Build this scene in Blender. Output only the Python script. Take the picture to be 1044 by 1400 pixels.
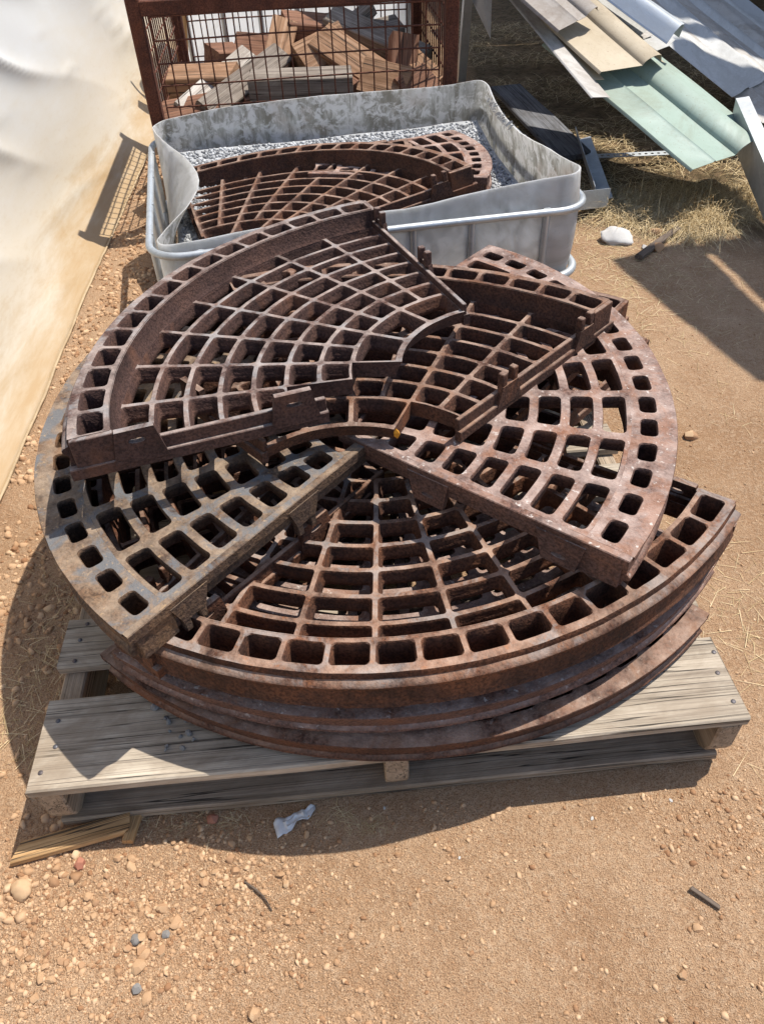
import bpy, bmesh, math, random
import numpy as np
from mathutils import Matrix, Vector, noise as mnoise

R = math.radians
rng = np.random.default_rng(7)
random.seed(7)
scn = bpy.context.scene
for o in list(bpy.data.objects):
    bpy.data.objects.remove(o)

# ------------------------------------------------------------------ camera
PITCH, ROLL, CAM_H = R(43.7036), R(-2.675), 1.28434
fwd = Vector((0, math.cos(PITCH), -math.sin(PITCH)))
u0 = Vector((0, math.sin(PITCH), math.cos(PITCH)))
r0 = Vector((1, 0, 0))
rt = math.cos(ROLL) * r0 + math.sin(ROLL) * u0
up = -math.sin(ROLL) * r0 + math.cos(ROLL) * u0
cam = bpy.data.cameras.new('camera')
cam.sensor_fit = 'VERTICAL'
cam.angle = 2 * math.atan(700 / 1056.19)
cam.clip_start = 0.02
cam.clip_end = 1000
camo = bpy.data.objects.new('camera', cam)
scn.collection.objects.link(camo)
camo.matrix_world = Matrix(((rt.x, up.x, -fwd.x, 0), (rt.y, up.y, -fwd.y, 0), (rt.z, up.z, -fwd.z, CAM_H), (0, 0, 0, 1)))
scn.camera = camo

# ------------------------------------------------------------------ light
SUN = Vector((0.44, 0.25, 1.0)).normalized()           # towards the sun
w = bpy.data.worlds.new('World')
scn.world = w
w.use_nodes = True
nt = w.node_tree
sky = nt.nodes.new('ShaderNodeTexSky')
sky.sky_type = 'NISHITA'
sky.sun_disc = False
sky.sun_elevation = math.asin(SUN.z)
sky.sun_rotation = math.atan2(SUN.x, SUN.y)
bg = nt.nodes['Background']
bg.inputs['Strength'].default_value = 0.15
nt.links.new(sky.outputs[0], bg.inputs['Color'])
sl = bpy.data.lights.new('sun', 'SUN')
sl.energy = 4.8
sl.angle = R(0.55)
sl.color = (1.0, 0.95, 0.87)
so = bpy.data.objects.new('sun', sl)
scn.collection.objects.link(so)
so.rotation_euler = SUN.to_track_quat('Z', 'Y').to_euler()
so.location = (2, 2, 5)
scn.render.engine = 'CYCLES'
scn.cycles.max_bounces = 6
scn.cycles.diffuse_bounces = 4
scn.cycles.glossy_bounces = 2
scn.cycles.transmission_bounces = 4
scn.cycles.caustics_reflective = False
scn.cycles.caustics_refractive = False
scn.view_settings.view_transform = 'Standard'
scn.view_settings.look = 'None'
scn.view_settings.exposure = 0.45
scn.view_settings.gamma = 1.0
scn.view_settings.use_curve_mapping = False


# ------------------------------------------------------------------ materials
class NB:
    def __init__(s, name):
        s.m = bpy.data.materials.new(name)
        s.m.use_nodes = True
        s.t = s.m.node_tree
        s.p = s.t.nodes['Principled BSDF']
        s.out = s.t.nodes['Material Output']
        s._co = {}

    def n(s, typ, **kw):
        x = s.t.nodes.new(typ)
        for k, v in kw.items():
            if k in x.inputs.keys():
                x.inputs[k].default_value = v
            else:
                setattr(x, k, v)
        return x

    def l(s, a, b):
        s.t.links.new(a, b)

    def co(s, scale=(1, 1, 1), rand=True, kind='Object'):
        tc = s.n('ShaderNodeTexCoord')
        mp = s.n('ShaderNodeMapping')
        mp.inputs['Scale'].default_value = scale
        s.l(tc.outputs[kind], mp.inputs['Vector'])
        if rand:
            oi = s.n('ShaderNodeObjectInfo')
            ml = s.n('ShaderNodeMath', operation='MULTIPLY')
            ml.inputs[1].default_value = 23.0
            s.l(oi.outputs['Random'], ml.inputs[0])
            s.l(ml.outputs[0], mp.inputs['Location'])
        return mp.outputs[0]

    def noise(s, co, scale, detail=6, rough=.6, dist=0.0):
        x = s.n('ShaderNodeTexNoise')
        x.inputs['Scale'].default_value = scale
        x.inputs['Detail'].default_value = detail
        x.inputs['Roughness'].default_value = rough
        x.inputs['Distortion'].default_value = dist
        s.l(co, x.inputs['Vector'])
        return x.outputs['Fac']

    def ramp(s, f, stops):
        x = s.n('ShaderNodeValToRGB')
        e = x.color_ramp.elements
        while len(e) < len(stops):
            e.new(.5)
        for i, (p, c) in enumerate(stops):
            e[i].position = p
            e[i].color = (c, c, c, 1) if isinstance(c, (int, float)) else (*c, 1)
        s.l(f, x.inputs[0])
        return x.outputs[0]

    def mix(s, f, a, b, mode='MIX'):
        x = s.n('ShaderNodeMixRGB', blend_type=mode)
        for i, v in ((0, f), (1, a), (2, b)):
            if isinstance(v, (int, float)):
                x.inputs[i].default_value = v if i == 0 else (v, v, v, 1)
            elif isinstance(v, tuple):
                x.inputs[i].default_value = (*v, 1)
            else:
                s.l(v, x.inputs[i])
        return x.outputs[0]

    def math(s, op, a, b=0.0):
        x = s.n('ShaderNodeMath', operation=op)
        for i, v in ((0, a), (1, b)):
            if isinstance(v, (int, float)):
                x.inputs[i].default_value = v
            else:
                s.l(v, x.inputs[i])
        return x.outputs[0]

    def upness(s):
        g = s.n('ShaderNodeNewGeometry')
        sp = s.n('ShaderNodeSeparateXYZ')
        s.l(g.outputs['Normal'], sp.inputs[0])
        return sp.outputs['Z']

    def pos(s):
        g = s.n('ShaderNodeNewGeometry')
        sp = s.n('ShaderNodeSeparateXYZ')
        s.l(g.outputs['Position'], sp.inputs[0])
        return sp.outputs

    def bump(s, h, strength=.5, dist=.002):
        x = s.n('ShaderNodeBump')
        x.inputs['Strength'].default_value = strength
        x.inputs['Distance'].default_value = dist
        s.l(h, x.inputs['Height'])
        s.l(x.outputs[0], s.p.inputs['Normal'])

    def fin(s, col, rough=.8, metal=0.0, spec=.3):
        if isinstance(col, tuple):
            s.p.inputs['Base Color'].default_value = (*col, 1)
        else:
            s.l(col, s.p.inputs['Base Color'])
        if isinstance(rough, (int, float)):
            s.p.inputs['Roughness'].default_value = rough
        else:
            s.l(rough, s.p.inputs['Roughness'])
        s.p.inputs['Metallic'].default_value = metal
        s.p.inputs['Specular IOR Level'].default_value = spec
        return s.m


def rust_mat(name, dark, mid, bright, dust_lit, dust_lit_amt=.5, blotch=None, spots=.5):
    b = NB(name)
    co = b.co()
    n1 = b.noise(co, 7, 5, .65, .4)
    n2 = b.noise(co, 42, 4, .7)
    n3 = b.noise(co, 210, 2, .6)
    c = b.ramp(n1, [(.3, dark), (.5, mid), (.72, bright)])
    c = b.mix(b.ramp(n2, [(.42, 0.0), (.62, spots)]), c, bright)
    c = b.mix(b.ramp(n3, [(.35, .65), (.6, 0.0)]), c, tuple(x * .5 for x in dark))
    n5 = b.noise(co, 3.1, 5, .7, 1.2)
    c = b.mix(b.ramp(n5, [(.54, 0.0), (.68, .6)]), c, tuple(x * .55 for x in dark))
    c = b.mix(b.ramp(n5, [(.30, .55), (.42, 0.0)]), c, (bright[0] * 1.25, bright[1] * 1.05, bright[2] * .8))
    upz = b.upness()
    dn = b.noise(co, 17, 6, .7)
    m = b.math('MULTIPLY', b.ramp(upz, [(.55, 0.0), (.95, 1.0)]), b.ramp(dn, [(.36, 0.0), (.66, dust_lit_amt)]))  # pale dust on upward faces, strengthened to paint tops lit against dark sides
    c = b.mix(m, c, dust_lit)
    if blotch:
        bn = b.noise(co, 11, 5, .7, .8)
        c = b.mix(b.math('MULTIPLY', b.ramp(upz, [(.6, 0.0), (.95, 1.0)]), b.ramp(bn, [(.50, 0.0), (.60, blotch[1])])), c, blotch[0])
        bn = b.noise(co, 75, 4, .7)
        c = b.mix(b.math('MULTIPLY', b.ramp(upz, [(.6, 0.0), (.95, 1.0)]), b.ramp(bn, [(.60, 0.0), (.68, blotch[3])])), c, blotch[2])
    h = b.math('ADD', b.math('MULTIPLY', n2, .7), b.math('MULTIPLY', n3, .6))
    b.bump(h, .9, .003)
    return b.fin(c, b.ramp(n2, [(.3, .74), (.7, .96)]), 0, .22)


M = {}
M['rust_top'] = rust_mat('rusty_iron_plum', (.036, .020, .017), (.082, .045, .037), (.135, .070, .050), (.35, .28, .245), .9, ((.28, .28, .28), .45, (.44, .34, .27), .35), spots=.25)
M['rust_mid'] = rust_mat('rusty_iron_brown', (.034, .018, .013), (.080, .040, .029), (.165, .072, .040), (.36, .25, .19), .85, ((.21, .095, .045), .4, (.42, .34, .28), .4), spots=.35)
M['rust_orange'] = rust_mat('rusty_iron_orange', (.036, .018, .012), (.086, .041, .027), (.20, .080, .038), (.38, .25, .18), .9, ((.30, .285, .27), .45, (.34, .13, .05), .45), spots=.4)
M['rust_pink'] = rust_mat('rusty_iron_pink', (.048, .027, .022), (.13, .076, .062), (.20, .10, .066), (.40, .30, .255), .9, ((.27, .115, .055), .4, (.60, .55, .50), .7))
M['rust_ochre'] = rust_mat('rusty_iron_ochre', (.040, .026, .020), (.10, .063, .045), (.19, .11, .060), (.34, .255, .18), .75, ((.115, .125, .135), .8, (.44, .29, .15), .5))
M['rust_cage'] = rust_mat('rusty_steel_cage', (.055, .021, .014), (.105, .038, .024), (.16, .058, .033), (.17, .085, .055), .35)


def wood_mat(name, stops, grain=(1.3, 46, 46), dark=(.04, .033, .028), rough=.85, crack=.5, stain=None):
    b = NB(name)
    co = b.co(grain)
    n1 = b.noise(co, 2.0, 5, .68, .15)
    c = b.ramp(n1, stops)
    co2 = b.co((grain[0] * .6, grain[1] * 3.2, grain[2] * 3.2))
    n2 = b.noise(co2, 2.2, 4, .7, .1)
    c = b.mix(b.ramp(n2, [(.28, crack), (.45, 0.0)]), c, dark)
    n3 = b.noise(b.co((4, 7, 7)), 1.3, 5, .7, .8)
    c = b.mix(b.ramp(n3, [(.34, .75), (.6, 0.0)]), c, b.mix(1.0, c, (.55, .5, .46), 'MULTIPLY'))
    nr = b.noise(b.co((grain[0] * .28, grain[1] * .55, grain[2] * .55)), 2.0, 3, .55, .05)
    c = b.mix(b.ramp(b.math('ABSOLUTE', b.math('SUBTRACT', nr, .5)), [(.004, .9), (.014, 0.0)]), c, tuple(x * .6 for x in dark))
    if stain:
        n4 = b.noise(b.co((3, 6, 6)), 1.0, 5, .7, .5)
        c = b.mix(b.ramp(n4, [(.5, 0.0), (.62, .75)]), c, stain)
    b.bump(b.math('ADD', n1, b.math('MULTIPLY', n2, 1.2)), .6, .0022)
    return b.fin(c, rough, 0, .2)


M['pallet'] = wood_mat('weathered_pallet_wood', [(.3, (.24, .195, .15)), (.5, (.40, .34, .265)), (.7, (.54, .465, .37))], stain=(.25, .195, .14))
M['pallet_dark'] = wood_mat('pallet_bearer_wood', [(.3, (.24, .185, .13)), (.5, (.35, .275, .20)), (.7, (.45, .36, .27))])
M['offcut'] = wood_mat('yellow_offcut_wood', [(.3, (.32, .18, .075)), (.5, (.46, .28, .13)), (.7, (.56, .37, .19))])
M['fw_red'] = wood_mat('red_firewood', [(.3, (.13, .062, .038)), (.5, (.22, .11, .068)), (.7, (.30, .165, .105))])
M['fw_tan'] = wood_mat('tan_firewood', [(.3, (.21, .115, .062)), (.5, (.33, .19, .11)), (.7, (.44, .285, .185))])
M['fw_grey'] = wood_mat('grey_firewood', [(.3, (.13, .105, .085)), (.5, (.24, .20, .165)), (.7, (.34, .30, .25))])
M['fw_white'] = wood_mat('whitewashed_firewood', [(.3, (.30, .25, .21)), (.5, (.46, .42, .37)), (.7, (.6, .56, .5))])
M['dark_plank'] = wood_mat('dark_blue_grey_plank', [(.3, (.09, .092, .10)), (.5, (.15, .153, .165)), (.7, (.22, .225, .24))])


def dirt_mat():
    b = NB('laterite_dirt')
    co = b.co(rand=False)
    n1 = b.noise(co, 1.1, 6, .6, .4)
    n2 = b.noise(co, 9, 4, .65)
    n3 = b.noise(co, 95, 4, .75)
    n4 = b.noise(co, 420, 2, .7)
    c = b.ramp(n1, [(.32, (.385, .235, .130)), (.5, (.485, .315, .188)), (.68, (.55, .38, .24))])
    c = b.mix(b.ramp(n2, [(.38, .5), (.62, 0.0)]), c, (.335, .19, .10))
    c = b.mix(b.ramp(n3, [(.47, 0.0), (.7, .55)]), c, (.62, .465, .315))
    c = b.mix(b.ramp(n4, [(.36, .7), (.54, 0.0)]), c, (.19, .10, .05))
    # dark leaf litter and straw bed on the far right
    P = b.pos()
    far = b.math('MULTIPLY', b.ramp(b.math('MULTIPLY', b.math('ADD', P[1], b.math('MULTIPLY', P[0], .55)), .2), [(.64, 0.0), (.76, 1.0)]), b.ramp(b.math('MULTIPLY', P[0], .5), [(.22, 0.0), (.34, 1.0)]))
    f2 = b.math('MULTIPLY', far, b.ramp(b.noise(co, 14, 7, .7), [(.28, .55), (.55, 1.0)]))
    c = b.mix(f2, c, b.ramp(b.noise(co, 60, 5, .7), [(.3, (.055, .038, .020)), (.7, (.19, .135, .07))]))
    h = b.math('ADD', b.math('ADD', b.math('MULTIPLY', n2, 1.0), b.math('MULTIPLY', n3, .9)), b.math('MULTIPLY', n4, .6))
    b.bump(h, 1.0, .009)
    return b.fin(c, .95, 0, .15)


M['dirt'] = dirt_mat()


def stone_mat(name, stops, sc=30):
    b = NB(name)
    oi = b.n('ShaderNodeObjectInfo')
    co = b.co()
    n1 = b.noise(co, sc, 5, .65)
    g = b.n('ShaderNodeNewGeometry')
    f = b.math('ADD', b.math('MULTIPLY', g.outputs['Random Per Island'], .62), b.math('MULTIPLY', n1, .38))
    c = b.ramp(f, stops)
    b.bump(b.noise(co, sc * 9, 3, .6), .4, .0015)
    return b.fin(c, .9, 0, .2)


M['gravel'] = stone_mat('laterite_gravel', [(.2, (.26, .135, .068)), (.42, (.385, .235, .13)), (.62, (.47, .305, .18)), (.84, (.54, .38, .235))])
M['stone'] = stone_mat('laterite_stone', [(.2, (.26, .13, .07)), (.45, (.39, .235, .13)), (.7, (.47, .31, .18)), (.9, (.53, .375, .225))], 60)
M['stone_red'] = stone_mat('red_stone', [(.2, (.26, .10, .065)), (.8, (.38, .17, .11))])
M['stone_grey'] = stone_mat('blue_grey_stone', [(.2, (.15, .14, .13)), (.8, (.25, .235, .22))])
M['stone_white'] = stone_mat('white_stone', [(.2, (.36, .34, .31)), (.8, (.52, .50, .47))], 14)
M['pea'] = stone_mat('grey_pea_gravel', [(.2, (.13, .13, .135)), (.5, (.30, .305, .31)), (.8, (.55, .555, .56))])
M['straw'] = stone_mat('dry_straw', [(.2, (.30, .21, .10)), (.5, (.54, .41, .22)), (.8, (.70, .57, .36))])


def poly_mat(name, inner, trans):
    b = NB(name)
    co = b.co((1, 1, 1))
    n1 = b.noise(co, 5.5, 8, .68, 1.0)
    n2 = b.noise(co, 24, 7, .72, .6)
    if inner:
        c = b.ramp(n1, [(.28, (.82, .81, .78)), (.46, (.66, .65, .61)), (.58, (.40, .385, .34)), (.72, (.66, .64, .60))])
        st_ = b.noise(b.co((9, 9, 1.6)), 3.0, 6, .75, .6)
        c = b.mix(b.ramp(st_, [(.44, 0.0), (.60, .85)]), c, (.25, .23, .185))
        c = b.mix(b.ramp(n2, [(.47, 0.0), (.56, .85)]), c, (.82, .81, .79))
        c = b.mix(b.ramp(b.noise(co, 3.2, 4, .6), [(.58, 0.0), (.68, .6)]), c, (.36, .24, .15))
    else:
        c = b.ramp(n1, [(.35, (.74, .73, .70)), (.5, (.87, .87, .86)), (.66, (.92, .92, .92))])
        c = b.mix(b.ramp(n2, [(.60, 0.0), (.72, .35)]), c, (.46, .44, .40))
    b.bump(n2, .12, .002)
    m = b.fin(c, .5, 0, .4)
    tr = b.n('ShaderNodeBsdfTranslucent')
    b.l(c, tr.inputs['Color'])
    mx = b.n('ShaderNodeMixShader')
    mx.inputs[0].default_value = trans
    b.l(b.p.outputs[0], mx.inputs[1])
    b.l(tr.outputs[0], mx.inputs[2])
    b.l(mx.outputs[0], b.out.inputs['Surface'])
    return m


M['poly_out'] = poly_mat('white_polyethylene', False, .72)
M['poly_in'] = poly_mat('stained_polyethylene', True, .45)


def tarp_mat():
    b = NB('cream_plastic_sheet')
    co = b.co((1, 1, 1), False)
    P = b.pos()
    n1 = b.noise(co, 1.6, 3, .5, .3)
    n2 = b.noise(b.co((14, 2.2, 14), False), 1.5, 6, .7, .3)
    n3 = b.noise(b.co((60, 14, 60), False), 1.5, 4, .7)
    c = b.ramp(n1, [(.3, (.56, .55, .52)), (.7, (.61, .605, .59))])
    n12 = b.math('ADD', b.math('MULTIPLY', b.math('SUBTRACT', n2, .5), .34), b.math('MULTIPLY', b.math('SUBTRACT', n1, .5), .25))
    low = b.math('ADD', P[2], n12)
    c = b.mix(b.ramp(low, [(0.0, .9), (.20, .6), (.60, 0.0)]), c, (.53, .435, .295))
    c = b.mix(b.ramp(low, [(-.04, .85), (.16, 0.0)]), c, (.42, .28, .14))
    c = b.mix(b.math('MULTIPLY', b.ramp(n3, [(.52, 0.0), (.72, .35)]), b.ramp(low, [(.12, 1.0), (.5, .1)])), c, (.46, .36, .24))
    b.bump(b.math('ADD', b.math('MULTIPLY', n2, .7), b.math('MULTIPLY', n3, .15)), .10, .004)
    m = b.fin(c, .55, 0, .35)
    tr = b.n('ShaderNodeBsdfTranslucent')
    b.l(c, tr.inputs['Color'])
    mx = b.n('ShaderNodeMixShader')
    mx.inputs[0].default_value = .2
    b.l(b.p.outputs[0], mx.inputs[1])
    b.l(tr.outputs[0], mx.inputs[2])
    b.l(mx.outputs[0], b.out.inputs['Surface'])
    return m


M['tarp'] = tarp_mat()


def paint_mat(name, col, rough=.45, dirt=.35, dirtcol=(.22, .18, .13), metal=0.0, sc=3):
    b = NB(name)
    co = b.co()
    n1 = b.noise(co, sc, 7, .65, .5)
    n2 = b.noise(co, 40, 6, .7)
    c = b.mix(b.ramp(n1, [(.45, 0.0), (.75, dirt)]), col, dirtcol)
    c = b.mix(b.ramp(n2, [(.55, 0.0), (.75, dirt * .8)]), c, tuple(x * .6 for x in dirtcol))
    c = b.mix(b.ramp(n1, [(.25, .25), (.45, 0.0)]), c, tuple(min(1, x * 1.35) for x in col))
    n4 = b.noise(co, 120, 3, .7)
    c = b.mix(b.ramp(n4, [(.64, 0.0), (.70, dirt * 1.4)]), c, (.16, .075, .04))
    n5 = b.noise(co, 1.3, 7, .75, 2.0)
    c = b.mix(b.ramp(n5, [(.46, 0.0), (.54, dirt * .9), (.60, 0.0)]), c, tuple(x * .75 for x in dirtcol))
    b.bump(b.math('ADD', n2, n4), .12, .0015)
    return b.fin(c, b.ramp(n1, [(.3, rough * .8), (.7, min(1, rough * 1.35))]), metal, .5)


M['galv'] = paint_mat('galvanised_steel', (.47, .50, .52), .42, .35, (.30, .30, .30), .55, 9)
M['sheet_green'] = paint_mat('pale_green_sheet', (.255, .33, .28), .65, .45, (.25, .27, .2))
M['sheet_beige'] = paint_mat('beige_sheet', (.40, .335, .24), .7, .4, (.28, .21, .13))
M['sheet_brown'] = paint_mat('grey_brown_sheet', (.30, .275, .25), .7, .5, (.22, .17, .13))
M['sheet_white'] = paint_mat('off_white_sheet', (.47, .47, .455), .7, .4, (.38, .36, .32))
M['sheet_silver'] = paint_mat('silver_flashing', (.46, .50, .54), .45, .25, (.42, .43, .43), .5)
M['sheet_strip'] = paint_mat('weathered_flashing', (.42, .40, .37), .6, .5, (.26, .21, .16))
M['hem'] = paint_mat('stained_hem', (.40, .30, .18), .7, .4, (.26, .17, .09))
M['nail'] = paint_mat('dark_nail', (.10, .10, .11), .5, .4, (.10, .05, .03), .6, 30)
M['film'] = paint_mat('grey_plastic_film', (.62, .62, .62), .35, .2)
M['shed'] = paint_mat('dark_shed_wall', (.05, .045, .04), .8, .4, (.03, .025, .02))
M['twig'] = wood_mat('grey_twig', [(.3, (.09, .065, .05)), (.7, (.20, .155, .12))])
M['fresh_break'] = NB('orange_broken_iron').fin((.50, .22, .02), .8)

# ------------------------------------------------------------------ mesh helpers
COL = scn.collection


def tag(o, label=None, cat=None, group=None, kind=None):
    for k, v in (('label', label), ('category', cat), ('group', group), ('kind', kind)):
        if v:
            o[k] = v
    return o


def empty(name, loc=(0, 0, 0), rz=0, matrix=None):
    o = bpy.data.objects.new(name, None)
    o.empty_display_size = .05
    COL.objects.link(o)
    if matrix is not None:
        o.matrix_world = matrix
    else:
        o.location = loc
        o.rotation_euler = (0, 0, rz)
    return o


def link(name, me, parent=None, matrix=None):
    o = bpy.data.objects.new(name, me)
    COL.objects.link(o)
    if parent:
        o.parent = parent
    if matrix is not None:
        o.matrix_local = matrix
    return o


def mk(name, V, Fc, mat, smooth=True, angle=35):
    me = bpy.data.meshes.new(name)
    me.from_pydata([tuple(v) for v in V], [], Fc)
    me.validate()
    me.update()
    if mat:
        me.materials.append(mat)
    if smooth:
        me.shade_smooth()
        me.set_sharp_from_angle(angle=R(angle))
    return me


def from_bm(name, bm, mat, smooth=True, angle=35):
    me = bpy.data.meshes.new(name)
    bmesh.ops.recalc_face_normals(bm, faces=bm.faces)
    bm.to_mesh(me)
    bm.free()
    me.materials.append(mat)
    if smooth:
        me.shade_smooth()
        me.set_sharp_from_angle(angle=R(angle))
    return me


def bm_box(bm, x0, x1, y0, y1, z0, z1, bev=.0, mtx=None):
    r = bmesh.ops.create_cube(bm, size=1)
    vs = r['verts']
    for v in vs:
        v.co = Vector(((x0 + x1) / 2 + v.co.x * (x1 - x0), (y0 + y1) / 2 + v.co.y * (y1 - y0), (z0 + z1) / 2 + v.co.z * (z1 - z0)))
    if bev:
        es = list({e for v in vs for e in v.link_edges})
        g = bmesh.ops.bevel(bm, geom=es, offset=bev, segments=1, affect='EDGES')
        vs = list({v for f in g['faces'] for v in f.verts} | {v for v in vs if v.is_valid})
    if mtx is not None:
        for v in vs:
            v.co = mtx @ v.co
    return vs


def box_mesh(name, sx, sy, sz, mat, bev=.003, segs=1, warp=0.0, seed=0, rough_end=0.0):
    """box centred on x and y, bottom at z=0, long axis x, with subdivided, slightly warped faces"""
    bm = bmesh.new()
    n = max(1, segs)
    xs = np.linspace(-sx / 2, sx / 2, n + 1)
    prof = [(-sy / 2 + bev, 0), (sy / 2 - bev, 0), (sy / 2, bev), (sy / 2, sz - bev), (sy / 2 - bev, sz), (-sy / 2 + bev, sz), (-sy / 2, sz - bev), (-sy / 2, bev)]
    rings = []
    rg = random.Random(seed)
    ph = rg.uniform(0, 9)
    for i, x in enumerate(xs):
        k = []
        for j, (y, z) in enumerate(prof):
            dy = warp * (mnoise.noise((x * 4 + ph, seed * .37, (1 if y > 0 else 5)))) if n > 1 else 0
            dz = warp * .8 * mnoise.noise((x * 3 + ph, seed * .7 + 3, (y > 0) * .4))
            ex = rough_end * rg.uniform(-1, 1) if i in (0, n) else 0
            k.append(bm.verts.new((x + ex, y + dy, z + dz)))
        rings.append(k)
    for a, b in zip(rings, rings[1:]):
        for j in range(8):
            bm.faces.new((a[j], a[(j + 1) % 8], b[(j + 1) % 8], b[j]))
    bm.faces.new(rings[0][::-1])
    bm.faces.new(rings[-1])
    return from_bm(name, bm, mat, True, 30)


def tube_mesh(name, pts, rad, mat, n=10, closed=False, cap=True):
    P = [Vector(p) for p in pts]
    m = len(P)
    V, Fc = [], []
    prev = None
    for i, p in enumerate(P):
        if closed:
            t = (P[(i + 1) % m] - P[i - 1]).normalized()
        else:
            t = (P[min(i + 1, m - 1)] - P[max(i - 1, 0)]).normalized()
        ref = prev if prev is not None else (Vector((0, 0, 1)) if abs(t.z) < .9 else Vector((1, 0, 0)))
        a = (ref - t * ref.dot(t)).normalized()
        prev = a
        b = t.cross(a)
        rr = rad[i] if hasattr(rad, '__len__') else rad
        for k in range(n):
            q = 2 * math.pi * k / n
            V.append(p + rr * (math.cos(q) * a + math.sin(q) * b))
    for i in range(m if closed else m - 1):
        j = (i + 1) % m
        for k in range(n):
            Fc.append((i * n + k, i * n + (k + 1) % n, j * n + (k + 1) % n, j * n + k))
    if not closed and cap:
        Fc.append(tuple(range(n))[::-1])
        Fc.append(tuple((m - 1) * n + k for k in range(n)))
    return mk(name, V, Fc, mat, True, 60)


def merge_mesh(name, base_V, base_F, mats4, mat, smooth=True):
    """many transformed copies of a small mesh joined in one (numpy)"""
    bv = np.asarray(base_V, float)
    T = np.asarray(mats4, float)
    n, k = len(T), len(bv)
    hv = np.concatenate([bv, np.ones((k, 1))], 1)
    V = np.einsum('nij,kj->nki', T[:, :3, :], hv).reshape(-1, 3)
    bf = np.asarray(base_F, int)
    Fa = (bf[None] + (np.arange(n) * k)[:, None, None]).reshape(-1, bf.shape[1])
    me = bpy.data.meshes.new(name)
    me.vertices.add(len(V))
    me.vertices.foreach_set('co', V.ravel())
    s = bf.shape[1]
    me.loops.add(len(Fa) * s)
    me.loops.foreach_set('vertex_index', Fa.ravel().astype(np.int32))
    me.polygons.add(len(Fa))
    me.polygons.foreach_set('loop_start', (np.arange(len(Fa)) * s).astype(np.int32))
    me.update()
    me.validate()
    me.materials.append(mat)
    if smooth:
        me.shade_smooth()
    return me


def rand_rot(n, g):
    q = g.normal(size=(n, 4))
    q /= np.linalg.norm(q, axis=1, keepdims=True)
    w_, x, y, z = q.T
    return np.stack([np.stack([1 - 2 * (y * y + z * z), 2 * (x * y - z * w_), 2 * (x * z + y * w_)], -1),
                     np.stack([2 * (x * y + z * w_), 1 - 2 * (x * x + z * z), 2 * (y * z - x * w_)], -1),
                     np.stack([2 * (x * z - y * w_), 2 * (y * z + x * w_), 1 - 2 * (x * x + y * y)], -1)], 1)


def ico(sub, seed=0, amp=.18):
    bm = bmesh.new()
    bmesh.ops.create_icosphere(bm, subdivisions=sub, radius=1)
    g = random.Random(seed)
    off = Vector((g.uniform(0, 50), g.uniform(0, 50), g.uniform(0, 50)))
    for v in bm.verts:
        v.co *= 1 + amp * mnoise.noise(v.co * 1.3 + off) + amp * .5 * mnoise.noise(v.co * 3.1 + off)
    V = [tuple(v.co) for v in bm.verts]
    Fc = [tuple(v.index for v in f.verts) for f in bm.faces]
    bm.free()
    return V, Fc


def pebble_shape(seed, npts=18):
    g = random.Random(seed)
    bm = bmesh.new()
    for i in range(npts):
        v = Vector((g.gauss(0, 1), g.gauss(0, 1), g.gauss(0, 1))).normalized() * g.uniform(.8, 1.1)
        bm.verts.new(v)
    bmesh.ops.convex_hull(bm, input=bm.verts)
    bmesh.ops.delete(bm, geom=[v for v in bm.verts if not v.link_faces], context='VERTS')
    bmesh.ops.triangulate(bm, faces=bm.faces)
    bm.verts.index_update()
    V = [tuple(v.co) for v in bm.verts]
    Fc = [tuple(v.index for v in f.verts) for f in bm.faces]
    bm.free()
    return V, Fc


# ------------------------------------------------------------------ ground
def gz(x, y):
    """height of the dirt"""
    z = .010 * mnoise.noise((x * 1.3, y * 1.3, 0)) + .006 * mnoise.noise((x * 5, y * 5, 3)) + .0025 * mnoise.noise((x * 17, y * 17, 7)) - .006
    # loose spoil heaped between the plastic sheet and the pallet
    d = (x + .80) / .16
    z += .034 * math.exp(-d * d) * (1 / (1 + math.exp(-(y - .75) * 6))) * (.7 + .6 * mnoise.noise((x * 6, y * 4, 1)))
    # flat under the pallet and the tank
    def flat(z, x0, x1, y0, y1, m=.12):
        ax = min(max((x - x0 + m) / m, 0), 1) * min(max((x1 + m - x) / m, 0), 1)
        ay = min(max((y - y0 + m) / m, 0), 1) * min(max((y1 + m - y) / m, 0), 1)
        return z * (1 - ax * ay) - .004 * ax * ay
    z = flat(z, -.60, .62, .58, 1.80)
    z = flat(z, -.70, .65, 1.95, 3.1)
    return z


def axis(dense0, dense1, step, far0, far1):
    a = list(np.arange(dense0, dense1 + 1e-6, step))
    s, x = step, dense1
    while x < far1:
        s *= 1.28
        x += s
        a.append(x)
    s, x = step, dense0
    pre = []
    while x > far0:
        s *= 1.28
        x -= s
        pre.append(x)
    return pre[::-1] + a


gx = axis(-1.25, 1.75, .014, -150, 150)
gy = axis(.18, 3.2, .014, -60, 260)
GV = []
for yy in gy:
    for xx in gx:
        far = max(abs(xx) - 4, abs(yy - 3) - 6, 0)
        GV.append((xx, yy, gz(xx, yy) if far < 3 else -.006))
nxg = len(gx)
GF = [(j * nxg + i, j * nxg + i + 1, (j + 1) * nxg + i + 1, (j + 1) * nxg + i) for j in range(len(gy) - 1) for i in range(nxg - 1)]
ground = link('ground', mk('ground', GV, GF, M['dirt'], True, 180))
tag(ground, 'orange tan laterite dirt yard with loose gravel', 'ground', kind='structure')

# ------------------------------------------------------------------ cast iron grate segments
SEC_N = 16
DL = R(5.4244)
SEC_A = SEC_N * DL
R_IN, R_DBL, R_WALL, R_OUT = .200, .288, .685, .759
H_RIM, H_RIB = .070, .030
RINGS = [R_DBL + k * (R_WALL - R_DBL) / 7 for k in range(8)]


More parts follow.
